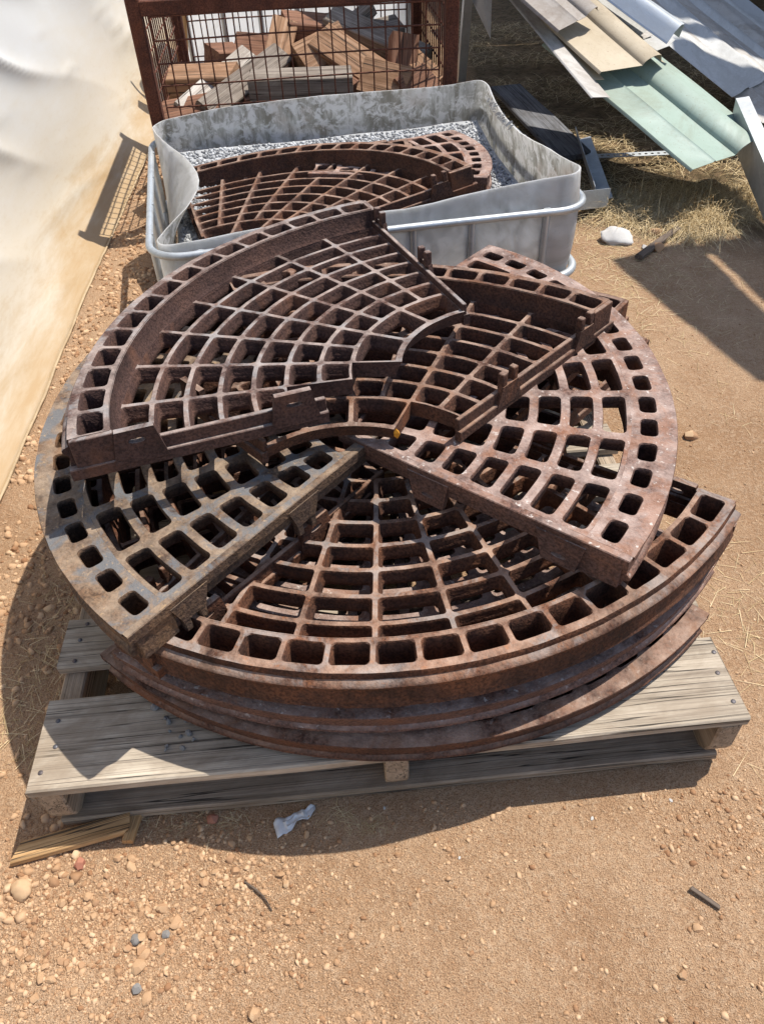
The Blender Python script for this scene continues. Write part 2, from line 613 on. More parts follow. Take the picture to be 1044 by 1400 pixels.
def hole_loop(r0, r1, a0, a1, di, do, dt, cr, nt_, z):
    lo, hi = r0 + di, r1 - do
    ac = (a0 + a1) / 2
    hw = lambda r: abs(a1 - a0) / 2 * r - dt
    pts = []
    m = 4
    # low edge, q from - to +
    def arc(sr, sq, rev):
        o = []
        for k in range(m):
            ph = (k / (m - 1)) * math.pi / 2
            if rev:
                ph = math.pi / 2 - ph
            rr = (lo + cr - cr * math.cos(ph)) if sr < 0 else (hi - cr + cr * math.cos(ph))
            q = sq * (hw(rr) - cr + cr * math.sin(ph))
            o.append((rr, q / rr + ac))
        return o
    c1 = arc(-1, -1, True)      # from side(-) to low edge
    c2 = arc(-1, 1, False)      # low edge to side(+)
    c3 = arc(1, 1, True)        # side(+) to high edge
    c4 = arc(1, -1, False)      # high edge to side(-)
    def lerp(p, q, n):
        return [(p[0] + (q[0] - p[0]) * k / n, p[1] + (q[1] - p[1]) * k / n) for k in range(1, n)]
    pts = c1 + lerp(c1[-1], c2[0], nt_) + c2 + c3 + lerp(c3[-1], c4[0], nt_) + c4
    kinds = ['c1'] * m + ['lo'] * (nt_ - 1) + ['c2'] * m + ['c3'] * m + ['hi'] * (nt_ - 1) + ['c4'] * m
    return pts, kinds


def add_cell(V, Fc, r0, r1, a0, a1, levels, ztop, zbot, nt_, r1_top=None, under=0.0):
    """a frame of metal round one tapered opening"""
    m = 4
    pts0, kinds = hole_loop(r0, r1, a0, a1, *levels[0][:3], levels[0][4], nt_, 0)
    amin, amax = min(a0, a1), max(a0, a1)
    def boundary(z, r1x, r0=r0):
        out = []
        cnt = {}
        for (rr, aa), k in zip(pts0, kinds):
            i = cnt.get(k, 0)
            cnt[k] = i + 1
            if k == 'lo':
                p = (r0, aa)
            elif k == 'hi':
                p = (r1x, aa)
            elif k == 'c1':
                p = (rr, amin) if i == 0 else ((r0, amin) if i < 3 else (r0, aa))
            elif k == 'c2':
                p = (r0, aa) if i == 0 else ((r0, amax) if i < 3 else (rr, amax))
            elif k == 'c3':
                p = (rr, amax) if i == 0 else ((r1x, amax) if i < 3 else (r1x, aa))
            else:
                p = (r1x, aa) if i == 0 else ((r1x, amin) if i < 3 else (rr, amin))
            out.append((p[0] * math.cos(p[1]), p[0] * math.sin(p[1]), z))
        return out
    loops = [boundary(ztop, r1_top or r1)]
    for di, do, dt, z, cr in levels:
        pts, _ = hole_loop(r0, r1, a0, a1, di, do, dt, cr, nt_, z)
        loops.append([(rr * math.cos(aa), rr * math.sin(aa), z) for rr, aa in pts])
    loops.append(boundary(zbot, r1, r0 + under))
    loops.append(boundary(ztop, r1_top or r1))
    n = len(pts0)
    b = len(V)
    for lp in loops:
        V.extend(lp)
    for i in range(len(loops) - 1):
        for k in range(n):
            k2 = (k + 1) % n
            Fc.append((b + i * n + k, b + (i + 1) * n + k, b + (i + 1) * n + k2, b + i * n + k2))


def jitter(V, seed, amp=.0009):
    out = []
    for x, y, z in V:
        d = mnoise.noise_vector((x * 22 + seed, y * 22, z * 22))
        d2 = mnoise.noise_vector((x * 70 + seed, y * 70, z * 70))
        out.append((x + amp * d.x + amp * .5 * d2.x, y + amp * d.y + amp * .5 * d2.y, z + amp * .8 * d.z + amp * .4 * d2.z))
    return out


BODY = [(.0040, .0040, .0040, H_RIB, .006), (.0056, .0056, .0056, H_RIB - .0025, .006), (.0064, .0064, .0068, .0215, .007),
        (.0069, .0069, .0075, .0150, .008), (.0086, .0086, .0100, .0115, .008), (.0090, .0090, .0106, .0022, .008), (.0076, .0076, .0092, 0, .009)]
RIMC = [(.0080, .0265, .0038, H_RIM, .007), (.0096, .0280, .0054, H_RIM - .002, .007), (.0118, .0292, .0070, .030, .007), (.0125, .0300, .0080, .014, .008),
        (.0155, .0325, .0105, .010, .008), (.0155, .0325, .0110, .0022, .008), (.0138, .0310, .0095, 0, .009)]
DBLC = [(.0110, .0040, .0040, H_RIB, .006), (.0130, .0056, .0056, H_RIB - .0025, .006), (.0145, .0064, .0068, .0215, .007),
        (.0155, .0069, .0075, .0150, .008), (.0180, .0086, .0100, .0115, .008), (.0190, .0090, .0106, .0022, .008), (.0170, .0076, .0092, 0, .009)]
R_LIP = .7480


def edge_mtx(th, sgn):
    """frame on a radial edge: x along the radius, y outwards, z up"""
    c, s = math.cos(th), math.sin(th)
    return Matrix(((c, -s * sgn, 0, 0), (s, c * sgn, 0, 0), (0, 0, 1, 0), (0, 0, 0, 1)))


def slot_lug(mat, rc, hw0, hw1, z0, z1, t0, t1, slot=True):
    n = 16
    outer, inner = [], []
    corners = [(rc - hw0, z0), (rc + hw0, z0), (rc + hw1, z1), (rc - hw1, z1)]
    for i in range(4):
        p, q = corners[i], corners[(i + 1) % 4]
        for k in range(n // 4):
            f = k / (n // 4)
            outer.append((p[0] + (q[0] - p[0]) * f, p[1] + (q[1] - p[1]) * f))
    zc = z0 + (z1 - z0) * .66
    for x, z in outer:
        a = math.atan2(z - zc, (x - rc) * .5)
        inner.append((rc + .014 * math.cos(a), zc + .0046 * math.sin(a)))
    V, Fc = [], []
    for t in (t0, t1):
        V += [(x, t, z) for x, z in outer]
        V += [(x, t, z) for x, z in inner]
    for k in range(n):
        j = (k + 1) % n
        Fc += [(k, j, n + j, n + k), (2 * n + k, 3 * n + k, 3 * n + j, 2 * n + j), (k, 2 * n + k, 2 * n + j, j), (n + k, n + j, 3 * n + j, 3 * n + k)]
    return V, Fc


def build_grate(name, label, pos, rot, flat_up, mat, group, broken=None, seed=0, span=16, zs=1.0, cut=0):
    SEC_N, SEC_A = span, span * DL
    rx, ry, rz = [R(a) for a in rot]
    m3 = Matrix.Rotation(rx, 4, 'X') @ Matrix.Rotation(ry, 4, 'Y') @ Matrix.Rotation(rz, 4, 'Z')
    if flat_up:
        m3 = m3 @ Matrix.Rotation(math.pi, 4, 'X')
        loc = Vector(pos)
    else:
        loc = Vector(pos) + m3.to_3x3() @ Vector((0, 0, -H_RIM))
    root = empty(name, matrix=Matrix.Translation(loc) @ m3 @ Matrix.Diagonal((1, 1, zs, 1)))
    tag(root, label, 'grate', group)
    broken = broken or set()
    # grid of ribs
    V, Fc = [], []
    for i in range(7):
        for c in range(SEC_N // 2):
            if ('s', i, c) in broken or (i >= 3 and c < cut // 2):
                continue
            add_cell(V, Fc, RINGS[i], RINGS[i + 1], -2 * c * DL, -2 * (c + 1) * DL, BODY, H_RIB, 0, 4)
    for c in range(SEC_N // 4):
        if ('d', c) in broken:
            continue
        add_cell(V, Fc, R_IN, R_DBL, -4 * c * DL, -4 * (c + 1) * DL, DBLC, H_RIB, 0, 5, None, .013)
    link('grid', mk('grid', jitter(V, seed), Fc, mat, True, 40), root)
    # rim with pockets
    V, Fc = [], []
    for c in range(cut, SEC_N):
        add_cell(V, Fc, R_WALL, R_LIP + .0125, -c * DL, -(c + 1) * DL, RIMC, H_RIM, 0, 4, R_LIP)
    prof = [(R_LIP, H_RIM), (R_LIP + .0015, .066), (R_LIP + .002, .058), (R_LIP + .0105, .0545), (R_LIP + .0135, .051), (R_LIP + .0125, .046), (R_LIP + .0065, .041),
            (R_LIP + .0065, .013), (R_LIP + .0115, .008), (R_LIP + .0135, .002), (R_LIP + .0125, 0)]
    ns = 64
    b = len(V)
    a00 = -cut * DL
    for k in range(ns + 1):
        a = a00 - (SEC_A + a00) * k / ns
        for rr, z in prof:
            V.append((rr * math.cos(a), rr * math.sin(a), z))
    np_ = len(prof)
    for k in range(ns):
        for j in range(np_ - 1):
            Fc.append((b + k * np_ + j, b + k * np_ + j + 1, b + (k + 1) * np_ + j + 1, b + (k + 1) * np_ + j))
    for k in (0, ns):
        a = a00 - (SEC_A + a00) * k / ns
        q0 = len(V)
        V += [((R_WALL + .001) * math.cos(a), (R_WALL + .001) * math.sin(a), 0), ((R_WALL + .001) * math.cos(a), (R_WALL + .001) * math.sin(a), H_RIM)]
        pol = [q0, q0 + 1] + [b + k * np_ + j for j in range(np_)]
        Fc.append(tuple(pol) if k else tuple(pol[::-1]))
    b = len(V)
    for k in range(ns + 1):
        a = a00 - (SEC_A + a00) * k / ns
        for rr, z in ((R_WALL - .001, H_RIM - .002), (R_WALL - .0025, H_RIB + .004), (R_WALL - .006, H_RIB - .002)):
            V.append((rr * math.cos(a), rr * math.sin(a), z))
        V.append(((R_WALL + .002) * math.cos(a), (R_WALL + .002) * math.sin(a), H_RIM + .0003))
    for k in range(ns):
        for j, j2 in ((1, 0), (2, 1), (0, 3)):
            Fc.append((b + k * 4 + j, b + (k + 1) * 4 + j, b + (k + 1) * 4 + j2, b + k * 4 + j2))
    link('rim', mk('rim', jitter(V, seed), Fc, mat, True, 40), root)
    # flanges on the two straight edges, with their lugs
    for side, th, sgn in (('a', 0.0, 1), ('b', -SEC_A, -1)):
        em = edge_mtx(th, sgn)
        rs = .203
        if broken and (('d', 0) in broken if side == 'a' else ('d', 3) in broken):
            rs = .345 if side == 'a' else .262
        re_ = .455 if (cut and side == 'a') else R_LIP + .0112
        bm = bmesh.new()
        pf = [(-.0006, .0001), (.0110, .0001), (.0125, .0016), (.0125, .0195), (.0112, .021), (-.0006, .021)]
        lo_ = [bm.verts.new((rs, y_, z_)) for y_, z_ in pf]
        hi_ = [bm.verts.new((re_, y_, z_)) for y_, z_ in pf]
        bm.faces.new(lo_)
        bm.faces.new(hi_[::-1])
        for k_ in range(6):
            bm.faces.new((lo_[k_], hi_[k_], hi_[(k_ + 1) % 6], lo_[(k_ + 1) % 6]))
        bm_box(bm, rs + .001, min(re_, R_WALL) - .002, -.0035, .0062, .0185, .0435, .0016)
        if re_ > R_WALL:
            bm_box(bm, R_WALL - .004, R_LIP - .0008, -.0030, .0090, .0185, H_RIM - .0006, .0016)
        me = from_bm('side_flange', bm, mat, True, 40)
        me.transform(em)
        fl = link('side_flange', me, root)
        for rc in (.650, .400):
            if rc > re_:
                continue
            if side == 'a':
                V, Fc = slot_lug(mat, rc, .042, .030, .012, H_RIM + .001, .0030, .0145)
                V = [tuple(em @ Vector(v)) for v in V]
                if sgn < 0:
                    Fc = [f[::-1] for f in Fc]
                link('lug', mk('lug', V, Fc, mat, False), fl)
            else:
                bm = bmesh.new()
                g = bmesh.ops.create_cube(bm, size=1)
                for v in g['verts']:
                    hw = .036 if v.co.z < 0 else .022
                    v.co = Vector((rc + (hw if v.co.x > 0 else -hw), .0035 if v.co.y < 0 else .0135, .012 if v.co.z < 0 else .054))
                for dr in (-.0155, .0155):
                    bm_box(bm, rc + dr - .0065, rc + dr + .0065, -.0015, .0125, .046, .078 + .002 * random.random(), .0018)
                me = from_bm('lug', bm, mat, True, 40)
                me.transform(em)
                link('lug', me, fl)
    return root


STACK = 'cast iron grate segments stacked on the pallet'
T1b = {('d', 0), ('s', 0, 0), ('s', 1, 0)}
T2b = {('d', 3)}
# underside-up ones give the height of the rim, flat-side-up ones the height of the plate
build_grate('iron_grate', 'topmost plum brown quarter ring iron grate, ribs up, upper left of the stack', (.246, 1.152, .577), (-2.1, -.9, 197.0), False, M['rust_top'], STACK, T1b, 1)
gr2 = build_grate('iron_grate', 'brown iron grate wedge, ribs up, lying beneath the topmost one towards the white tank', (-.052, .868, .516), (-.9, .05, 132.0), False, M['rust_mid'], STACK, T2b, 2, cut=4)
build_grate('iron_grate', 'pinkish rusty grate segment with its flat pierced face up, at the right of the stack', (-.22, 1.243, .428), (-.04, -1.88, -39.91), True, M['rust_pink'], STACK, None, 3)
build_grate('iron_grate', 'ochre and blue grey grate segment, flat pierced face up, at the left of the stack', (.123, 1.255, .432), (-.31, -1.85, 229.05 - 86.79), True, M['rust_ochre'], STACK, None, 4)
build_grate('iron_grate', 'orange brown grate segment, ribs up, front of the stack between the two flat ones', (.0, 1.384, .361), (0, -1.74, -37.6), False, M['rust_orange'], STACK, None, 5)
build_grate('iron_grate', 'rusty grate segment directly below the front ribbed one, its curved rim sticking out', (-.004, 1.386, .2575), (0, -.6, -125.5), True, M['rust_pink'], STACK, None, 6, 16, .75)
build_grate('iron_grate', 'lowest dark rusty grate segment resting on the pallet boards at the front right', (.020, 1.366, .2040), (0, 0, -132.0), True, M['rust_mid'], STACK, None, 7, 16, .76)
HID = 'rusty iron grate segment buried low in the stack, seen only through the upper openings'
build_grate('iron_grate', 'rusty grate segment whose pale rim end pokes out at the back right of the stack', (.13, 1.085, .352), (0, -.8, 137.5), False, M['rust_mid'], STACK, None, 8)
build_grate('iron_grate', HID, (.13, 1.07, .281), (0, -.4, 132.5), False, M['rust_mid'], STACK, None, 9)
build_grate('iron_grate', HID, (.14, 1.275, .352), (0, -1.0, 228), False, M['rust_orange'], STACK, None, 10)
build_grate('iron_grate', HID, (.15, 1.275, .281), (0, -.5, 225), False, M['rust_mid'], STACK, None, 11)

vv, ff = pebble_shape(77, 20)
tipm = mk('broken_tip', vv, ff, M['fresh_break'], False)
a_ = -12 * DL - .012
tp = link('broken_tip', tipm, gr2, Matrix.Translation((.2065 * math.cos(a_), .2065 * math.sin(a_), .018)) @ Matrix.Diagonal((.0075, .006, .0115, 1)))
tp['label'] = 'bright orange fracture where the inner rail has snapped'

# ------------------------------------------------------------------ timber pallet
PAL = empty('timber_pallet', (-.576, .589, 0), R(3.367))
tag(PAL, 'grey weathered timber pallet carrying the iron grates', 'pallet')
PW = 1.165
decks = [(0.0, .170), (.236, .108), (.40, .095), (.555, .10), (.71, .095), (.865, .10), (1.035, .13)]
for i, (y0, d) in enumerate(decks):
    me = box_mesh('deck_board', PW + (.006 if i else 0), d, .021, M['pallet'], .003, 24, .004, 10 + i, .002)
    link('deck_board', me, PAL, Matrix.Translation((PW / 2 + random.uniform(-.004, .004), y0 + d / 2, .1285)))
for i, x0 in enumerate((.004, .562, PW - .046)):
    bm = bmesh.new()
    # bearer with a rounded lower front corner, as seen on the left one
    wd = .040
    prof = [(0, .020), (.012, .0185)]
    ys = [(.004, .1275), (.004, .062), (.014, .036), (.030, .0215), (1.15, .0215), (1.15, .1275)]
    lo = [bm.verts.new((x0, y, z)) for y, z in ys]
    hi = [bm.verts.new((x0 + wd, y, z)) for y, z in ys]
    bm.faces.new(lo)
    bm.faces.new(hi[::-1])
    for k in range(len(ys)):
        j = (k + 1) % len(ys)
        bm.faces.new((lo[j], lo[k], hi[k], hi[j]))
    bmesh.ops.bevel(bm, geom=list(bm.edges), offset=.003, segments=1, affect='EDGES')
    me = from_bm('bearer', bm, M['pallet_dark'], True, 35)
    # turn the grain along the bearer
    me.transform(Matrix.Translation((-x0, 0, 0)))
    me.transform(Matrix.Rotation(R(-90), 4, 'Z'))
    link('bearer', me, PAL, Matrix.Translation((x0, 0, 0)) @ Matrix.Rotation(R(90), 4, 'Z'))
for i, (y0, d) in enumerate([(.012, .115), (.53, .10), (1.03, .11)]):
    me = box_mesh('bottom_board', PW - .03, d, .0195, M['pallet_dark'], .003, 16, .003, 40 + i, .002)
    link('bottom_board', me, PAL, Matrix.Translation((PW / 2 - .004, y0 + d / 2, .001)))
bm = bmesh.new()
bmesh.ops.create_uvsphere(bm, u_segments=8, v_segments=5, radius=.0044)
for v in bm.verts:
    v.co.z *= .35
nail_me = from_bm('nail', bm, M['nail'])
for y0, d in decks[:2]:
    for bx in (.020, .580, PW - .022):
        for fy in (.2, .5, .8):
            link('nail', nail_me, PAL, Matrix.Translation((bx + random.uniform(-.008, .014), y0 + d * fy + random.uniform(-.012, .012), .1502)))

# grey stone chips spilt on the front board
V, Fc = ico(1, 3, .3)
chipmesh = {}
for i in range(16):
    x, y = random.gauss(.22, .035), random.uniform(.05, .145)
    if i < 2:
        x, y = .47 + .03 * i, .03
    s = random.uniform(.003, .0062)
    k = i % 4
    if k not in chipmesh:
        vv, ff = ico(1, 20 + k, .35)
        chipmesh[k] = mk('stone_chip', vv, ff, M['stone_grey'], False)
    p = PAL.matrix_basis @ Vector((x, y, .1498 + s * .5))
    c = link('stone_chip', chipmesh[k])
    c.location = p
    c.rotation_euler = (random.uniform(0, 6), random.uniform(0, 6), random.uniform(0, 6))
    c.scale = (s * 1.3, s, s * .8)
    tag(c, 'small blue grey stone chip spilt on the front board of the pallet', 'stone', 'stone chips on the pallet')
c = link('stone_chip', chipmesh[0])
c.location = PAL.matrix_basis @ Vector((1.02, .088, .153))
c.scale = (.009, .007, .004)
tag(c, 'lone flat grey chip on the sunlit right end of the front pallet board', 'stone')

# ------------------------------------------------------------------ cut down plastic tank with its pipe frame
IBC = empty('cut_tank', (-.568, 1.917, 0), R(9.98))
tag(IBC, 'cut down white plastic bulk tank in a steel pipe frame holding gravel and grates', 'tank')
TW, TD = 1.21, .955


def rrect(x0, x1, y0, y1, rad, n=10, edge=14):
    pts = []
    cs = [(x1 - rad, y0 + rad, -90), (x1 - rad, y1 - rad, 0), (x0 + rad, y1 - rad, 90), (x0 + rad, y0 + rad, 180)]
    for i, (cx, cy, a0) in enumerate(cs):
        for k in range(n + 1):
            a = R(a0 + 90 * k / n)
            pts.append((cx + rad * math.cos(a), cy + rad * math.sin(a)))
        nx, ny, na = cs[(i + 1) % 4]
        p = pts[-1]
        q = (nx + rad * math.cos(R(na)), ny + rad * math.sin(R(na)))
        for k in range(1, edge):
            f = k / edge
            pts.append((p[0] + (q[0] - p[0]) * f, p[1] + (q[1] - p[1]) * f))
    return pts


def top_h(x, y):
    """height of the sawn edge round the tank"""
    fx = x / TW
    front = np.interp(fx, [0, .15, .28, .41, .58, .71, .85, 1], [.412, .425, .438, .444, .442, .461, .473, .482])
    back = np.interp(fx, [0, .2, .5, .85, 1], [.452, .470, .482, .476, .486])
    left = np.interp(y / TD, [0, .35, .7, 1], [.412, .425, .44, .452])
    right = np.interp(y / TD, [0, .25, .5, .66, .8, .93, 1], [.484, .470, .448, .446, .452, .472, .488])
    wts = np.array([max(1e-4, y), max(1e-4, TD - y), max(1e-4, x), max(1e-4, TW - x)])
    wv = 1 / wts ** 3
    h = float((wv * np.array([front, back, left, right])).sum() / wv.sum())
    return h + .003 * mnoise.noise((x * 9, y * 9, 0))


loop = rrect(.012, TW - .014, .014, TD - .014, .055)
nz = 16
V, Fc, nl = [], [], len(loop)
cx_, cy_ = TW / 2, TD / 2
for side in (0, 1):
    th = .0045 * side
    for x, y in loop:
        h = top_h(x, y)
        for k in range(nz + 1):
            f = k / nz
            z = .165 + (h - .165) * f
            dx, dy = 0, 0
            # the left wall sags inwards, the front right corner bellies out a little
            if x < .2:
                wy = math.sin(math.pi * min(max((y / TD - .06) / .88, 0), 1)) ** 1.4
                dx += (.14 * wy ** 1.0 * f ** 2.4 + .02 * math.sin(y * 7) * f ** 2) * max(0, 1 - x / .2)
            if y < .12:
                dy += -.012 * math.sin(math.pi * f) + .007 * math.sin(x * 6.5 + .6) * f ** 2
            if y > TD - .12:
                dy += .012 * math.sin(x * 5) * f ** 2
            if x > TW - .12:
                dx += -.035 * math.sin(math.pi * y / TD) * f ** 2
            k_ = 1 - .02 * (1 - f) ** 3
            px, py = cx_ + (x - cx_) * k_ + dx, cy_ + (y - cy_) * k_ + dy
            n_ = Vector((cx_ - px, cy_ - py)).normalized()
            V.append((px + n_.x * th, py + n_.y * th, z))
off = nl * (nz + 1)
for i in range(nl):
    j = (i + 1) % nl
    for k in range(nz):
        a, b, c_, d = i * (nz + 1) + k, j * (nz + 1) + k, j * (nz + 1) + k + 1, i * (nz + 1) + k + 1
        Fc.append((a, b, c_, d))
        Fc.append((off + a, off + d, off + c_, off + b))
    Fc.append((i * (nz + 1) + nz, j * (nz + 1) + nz, off + j * (nz + 1) + nz, off + i * (nz + 1) + nz))
me = mk('tank_wall', V, Fc, M['poly_out'], True, 70)
me.materials.append(M['poly_in'])
for p in me.polygons:
    if min(p.vertices) >= off:
        p.material_index = 1
link('tank_wall', me, IBC)
# frayed shavings on the right sawn edge
V, Fc = [], []
for i in range(70):
    y = random.uniform(.50, .80)
    x = TW - .05 - .03 * math.sin(math.pi * y / TD)
    z = top_h(TW - .022, y)
    l = random.uniform(.01, .035)
    d = Vector((random.uniform(.2, 1), random.uniform(-.6, .6), random.uniform(-.3, .6))).normalized() * l
    b = len(V)
    V += [(x, y, z), (x + .001, y + .002, z), (x + d.x, y + d.y, z + d.z), (x + d.x * .5, y + d.y * .5 + .001, z + d.z * .7 + .004)]
    Fc += [(b, b + 1, b + 2), (b, b + 2, b + 3)]
link('shaving_fringe', mk('shaving_fringe', V, Fc, M['stone_white'], False), IBC)['kind'] = 'stuff'
ring = [(x, y, .392 + .006 * math.sin(x * 3)) for x, y in rrect(-.004, TW + .004, -.004, TD + .004, .10)]
link('frame_pipe', tube_mesh('frame_pipe', ring, .0102, M['galv'], 12, True), IBC)
ring = [(x, y, .19) for x, y in rrect(-.002, TW + .002, -.002, TD + .002, .10)]
link('frame_pipe', tube_mesh('frame_pipe', ring, .0125, M['galv'], 10, True), IBC)
for x in (.13, .30, .52, .70, .865, 1.08):
    link('frame_post', tube_mesh('frame_post', [(x, .002, .13), (x, .003, .40)], .0105, M['galv'], 10), IBC)
for x in (.15, .4, .65, .9, 1.08):
    link('frame_post', tube_mesh('frame_post', [(x, TD + .002, .13), (x, TD + .002, .40)], .0105, M['galv'], 10), IBC)
for y in (.15, .36, .58, .80):
    link('frame_post', tube_mesh('frame_post', [(-.002, y, .13), (-.002, y, .40)], .0105, M['galv'], 10), IBC)
    link('frame_post', tube_mesh('frame_post', [(TW + .002, y, .13), (TW + .002, y, .40)], .0105, M['galv'], 10), IBC)
bm = bmesh.new()
bm_box(bm, .03, TW - .03, .03, TD - .03, .135, .168, .006)
link('base_tray', from_bm('base_tray', bm, M['galv']), IBC)
for x in (.04, .55, 1.06):
    bm = bmesh.new()
    bm_box(bm, x, x + .11, .04, TD - .04, .0, .136, .006)
    link('base_runner', from_bm('base_runner', bm, M['pallet_dark']), IBC)

# pea gravel in the tank
V, Fc = [], []
nx_, ny_ = 60, 50
for j in range(ny_ + 1):
    for i in range(nx_ + 1):
        x = .06 + (TW - .12) * i / nx_
        y = .06 + (TD - .12) * j / ny_
        z = .285 + .055 * (y / TD) + .02 * mnoise.noise((x * 3, y * 3, 0)) + .05 * max(0, y / TD - .75) * 2
        V.append((x, y, z))
Fc = [(j * (nx_ + 1) + i, j * (nx_ + 1) + i + 1, (j + 1) * (nx_ + 1) + i + 1, (j + 1) * (nx_ + 1) + i) for j in range(ny_) for i in range(nx_)]
base = link('gravel_fill', mk('gravel_fill', V, Fc, M['pea'], True, 180), None, IBC.matrix_basis)
tag(base, 'grey pea gravel filling the cut down tank', 'gravel', kind='stuff')
n = 9000
g = np.random.default_rng(3)
x = g.uniform(.07, TW - .07, n)
y = .07 + (TD - .14) * g.uniform(0, 1, n) ** .7
s = g.uniform(.003, .0075, n)
z = np.array([.285 + .055 * (b / TD) + .02 * mnoise.noise((a * 3, b * 3, 0)) + .05 * max(0, b / TD - .75) * 2 for a, b in zip(x, y)])
T = np.zeros((n, 4, 4))
T[:, :3, :3] = rand_rot(n, g) * (s[:, None] * g.uniform(.7, 1.2, (n, 3)))[:, None, :]
T[:, 0, 3], T[:, 1, 3], T[:, 2, 3] = x, y, z + s * .2
T[:, 3, 3] = 1
bv, bf = ico(1, 5, .25)
me = merge_mesh('gravel_grain', bv, bf, T, M['pea'], False)
o = link('gravel_grains', me, None, IBC.matrix_basis)
tag(o, 'loose grey pea gravel grains lying in the tank', 'gravel', kind='stuff')

TG = 'grate segments lying in the plastic tank'
build_grate('iron_grate', 'large brown grate segment, ribs up, tilted in the cut down tank', (-.411, 1.922, .400), (-.8, -8.6, 106.5), False, M['rust_mid'], TG, None, 12)
build_grate('iron_grate', 'reddish grate segment, flat face up, on the gravel at the right of the tank', (-.370, 2.522, .392), (-4.7, -1.0, -17.2), True, M['rust_pink'], TG, None, 13, 8)
build_grate('iron_grate', 'dark grate segment in the tank, mostly hidden behind the large ribbed one', (-.60, 2.575, .372), (13, -1.5, 8), False, M['rust_mid'], TG, None, 14, 8)

# ------------------------------------------------------------------ rusty mesh cage with firewood
CAGE = empty('mesh_cage', (-.778, 3.06, 0), R(3.6))
tag(CAGE, 'rusty brown welded mesh cage full of firewood behind the tank', 'cage')
CW, CD, CH = 1.13, 1.04, .80
PS = .046
for x, y in ((0, 0), (CW - PS, 0), (0, CD - PS), (CW - PS, CD - PS)):
    bm = bmesh.new()
    bm_box(bm, x, x + PS, y, y + PS, 0, CH, .004)
    link('post', from_bm('post', bm, M['rust_cage']), CAGE)


def rail(x0, x1, y0, y1, z0, z1):
    bm = bmesh.new()
    bm_box(bm, x0, x1, y0, y1, z0, z1, .003)
    link('rail', from_bm('rail', bm, M['rust_cage']), CAGE)


for z0 in (.716, .10):
    rail(PS - .002, CW - PS + .002, .003, PS - .003, z0, z0 + .045)
    rail(PS - .002, CW - PS + .002, CD - PS + .003, CD - .003, z0, z0 + .045)
    rail(.003, PS - .003, PS - .002, CD - PS + .002, z0 + .001, z0 + .044)
    rail(CW - PS + .003, CW - .003, PS - .002, CD - PS + .002, z0 + .001, z0 + .044)


def wire_mesh(name, p0, du, dv, nu, nv, lu, lv, rad=.0029):
    """a welded panel: verticals and horizontals, bent a little"""
    V, Fc = [], []
    def bar(a, b_):
        d = (b_ - a).normalized()
        ref = Vector((0, 0, 1)) if abs(d.z) < .9 else Vector((0, 1, 0))
        s1 = (ref - d * ref.dot(d)).normalized()
        s2 = d.cross(s1)
        segs = 5
        b0 = len(V)
        off_ = Vector((random.uniform(0, 9),) * 3)
        for k in range(segs + 1):
            p = a + (b_ - a) * k / segs
            j = mnoise.noise_vector(p * 3.0) * .006
            for q in range(6):
                an = math.pi * q / 3
                V.append(p + j + rad * (math.cos(an) * s1 + math.sin(an) * s2))
        for k in range(segs):
            for q in range(6):
                Fc.append((b0 + k * 6 + q, b0 + k * 6 + (q + 1) % 6, b0 + (k + 1) * 6 + (q + 1) % 6, b0 + (k + 1) * 6 + q))
    p0, du, dv = Vector(p0), Vector(du), Vector(dv)
    nrm = du.cross(dv).normalized() * rad * 1.8
    for i in range(nu + 1):
        f = i / nu
        bar(p0 + du * f, p0 + du * f + dv)
    for i in range(nv + 1):
        f = i / nv
        bar(p0 + dv * f + nrm, p0 + dv * f + du + nrm)
    link('mesh_panel', mk('mesh_panel', V, Fc, M['rust_cage'], True, 80), CAGE)


wire_mesh('f', (PS + .02, .012, .145), (CW - 2 * PS - .04, 0, 0), (0, 0, .57), 21, 8, 0, 0)
wire_mesh('b', (PS + .02, CD - .012, .145), (CW - 2 * PS - .04, 0, 0), (0, 0, .57), 17, 8, 0, 0)
wire_mesh('l', (.012, PS + .02, .145), (0, CD - 2 * PS - .04, 0), (0, 0, .57), 18, 8, 0, 0)
wire_mesh('r', (CW - .012, PS + .02, .145), (0, CD - 2 * PS - .04, 0), (0, 0, .57), 18, 8, 0, 0)
bm = bmesh.new()
bm_box(bm, .02, CW - .02, .02, CD - .02, .085, .098, .002)
link('floor_plate', from_bm('floor_plate', bm, M['rust_cage']), CAGE)

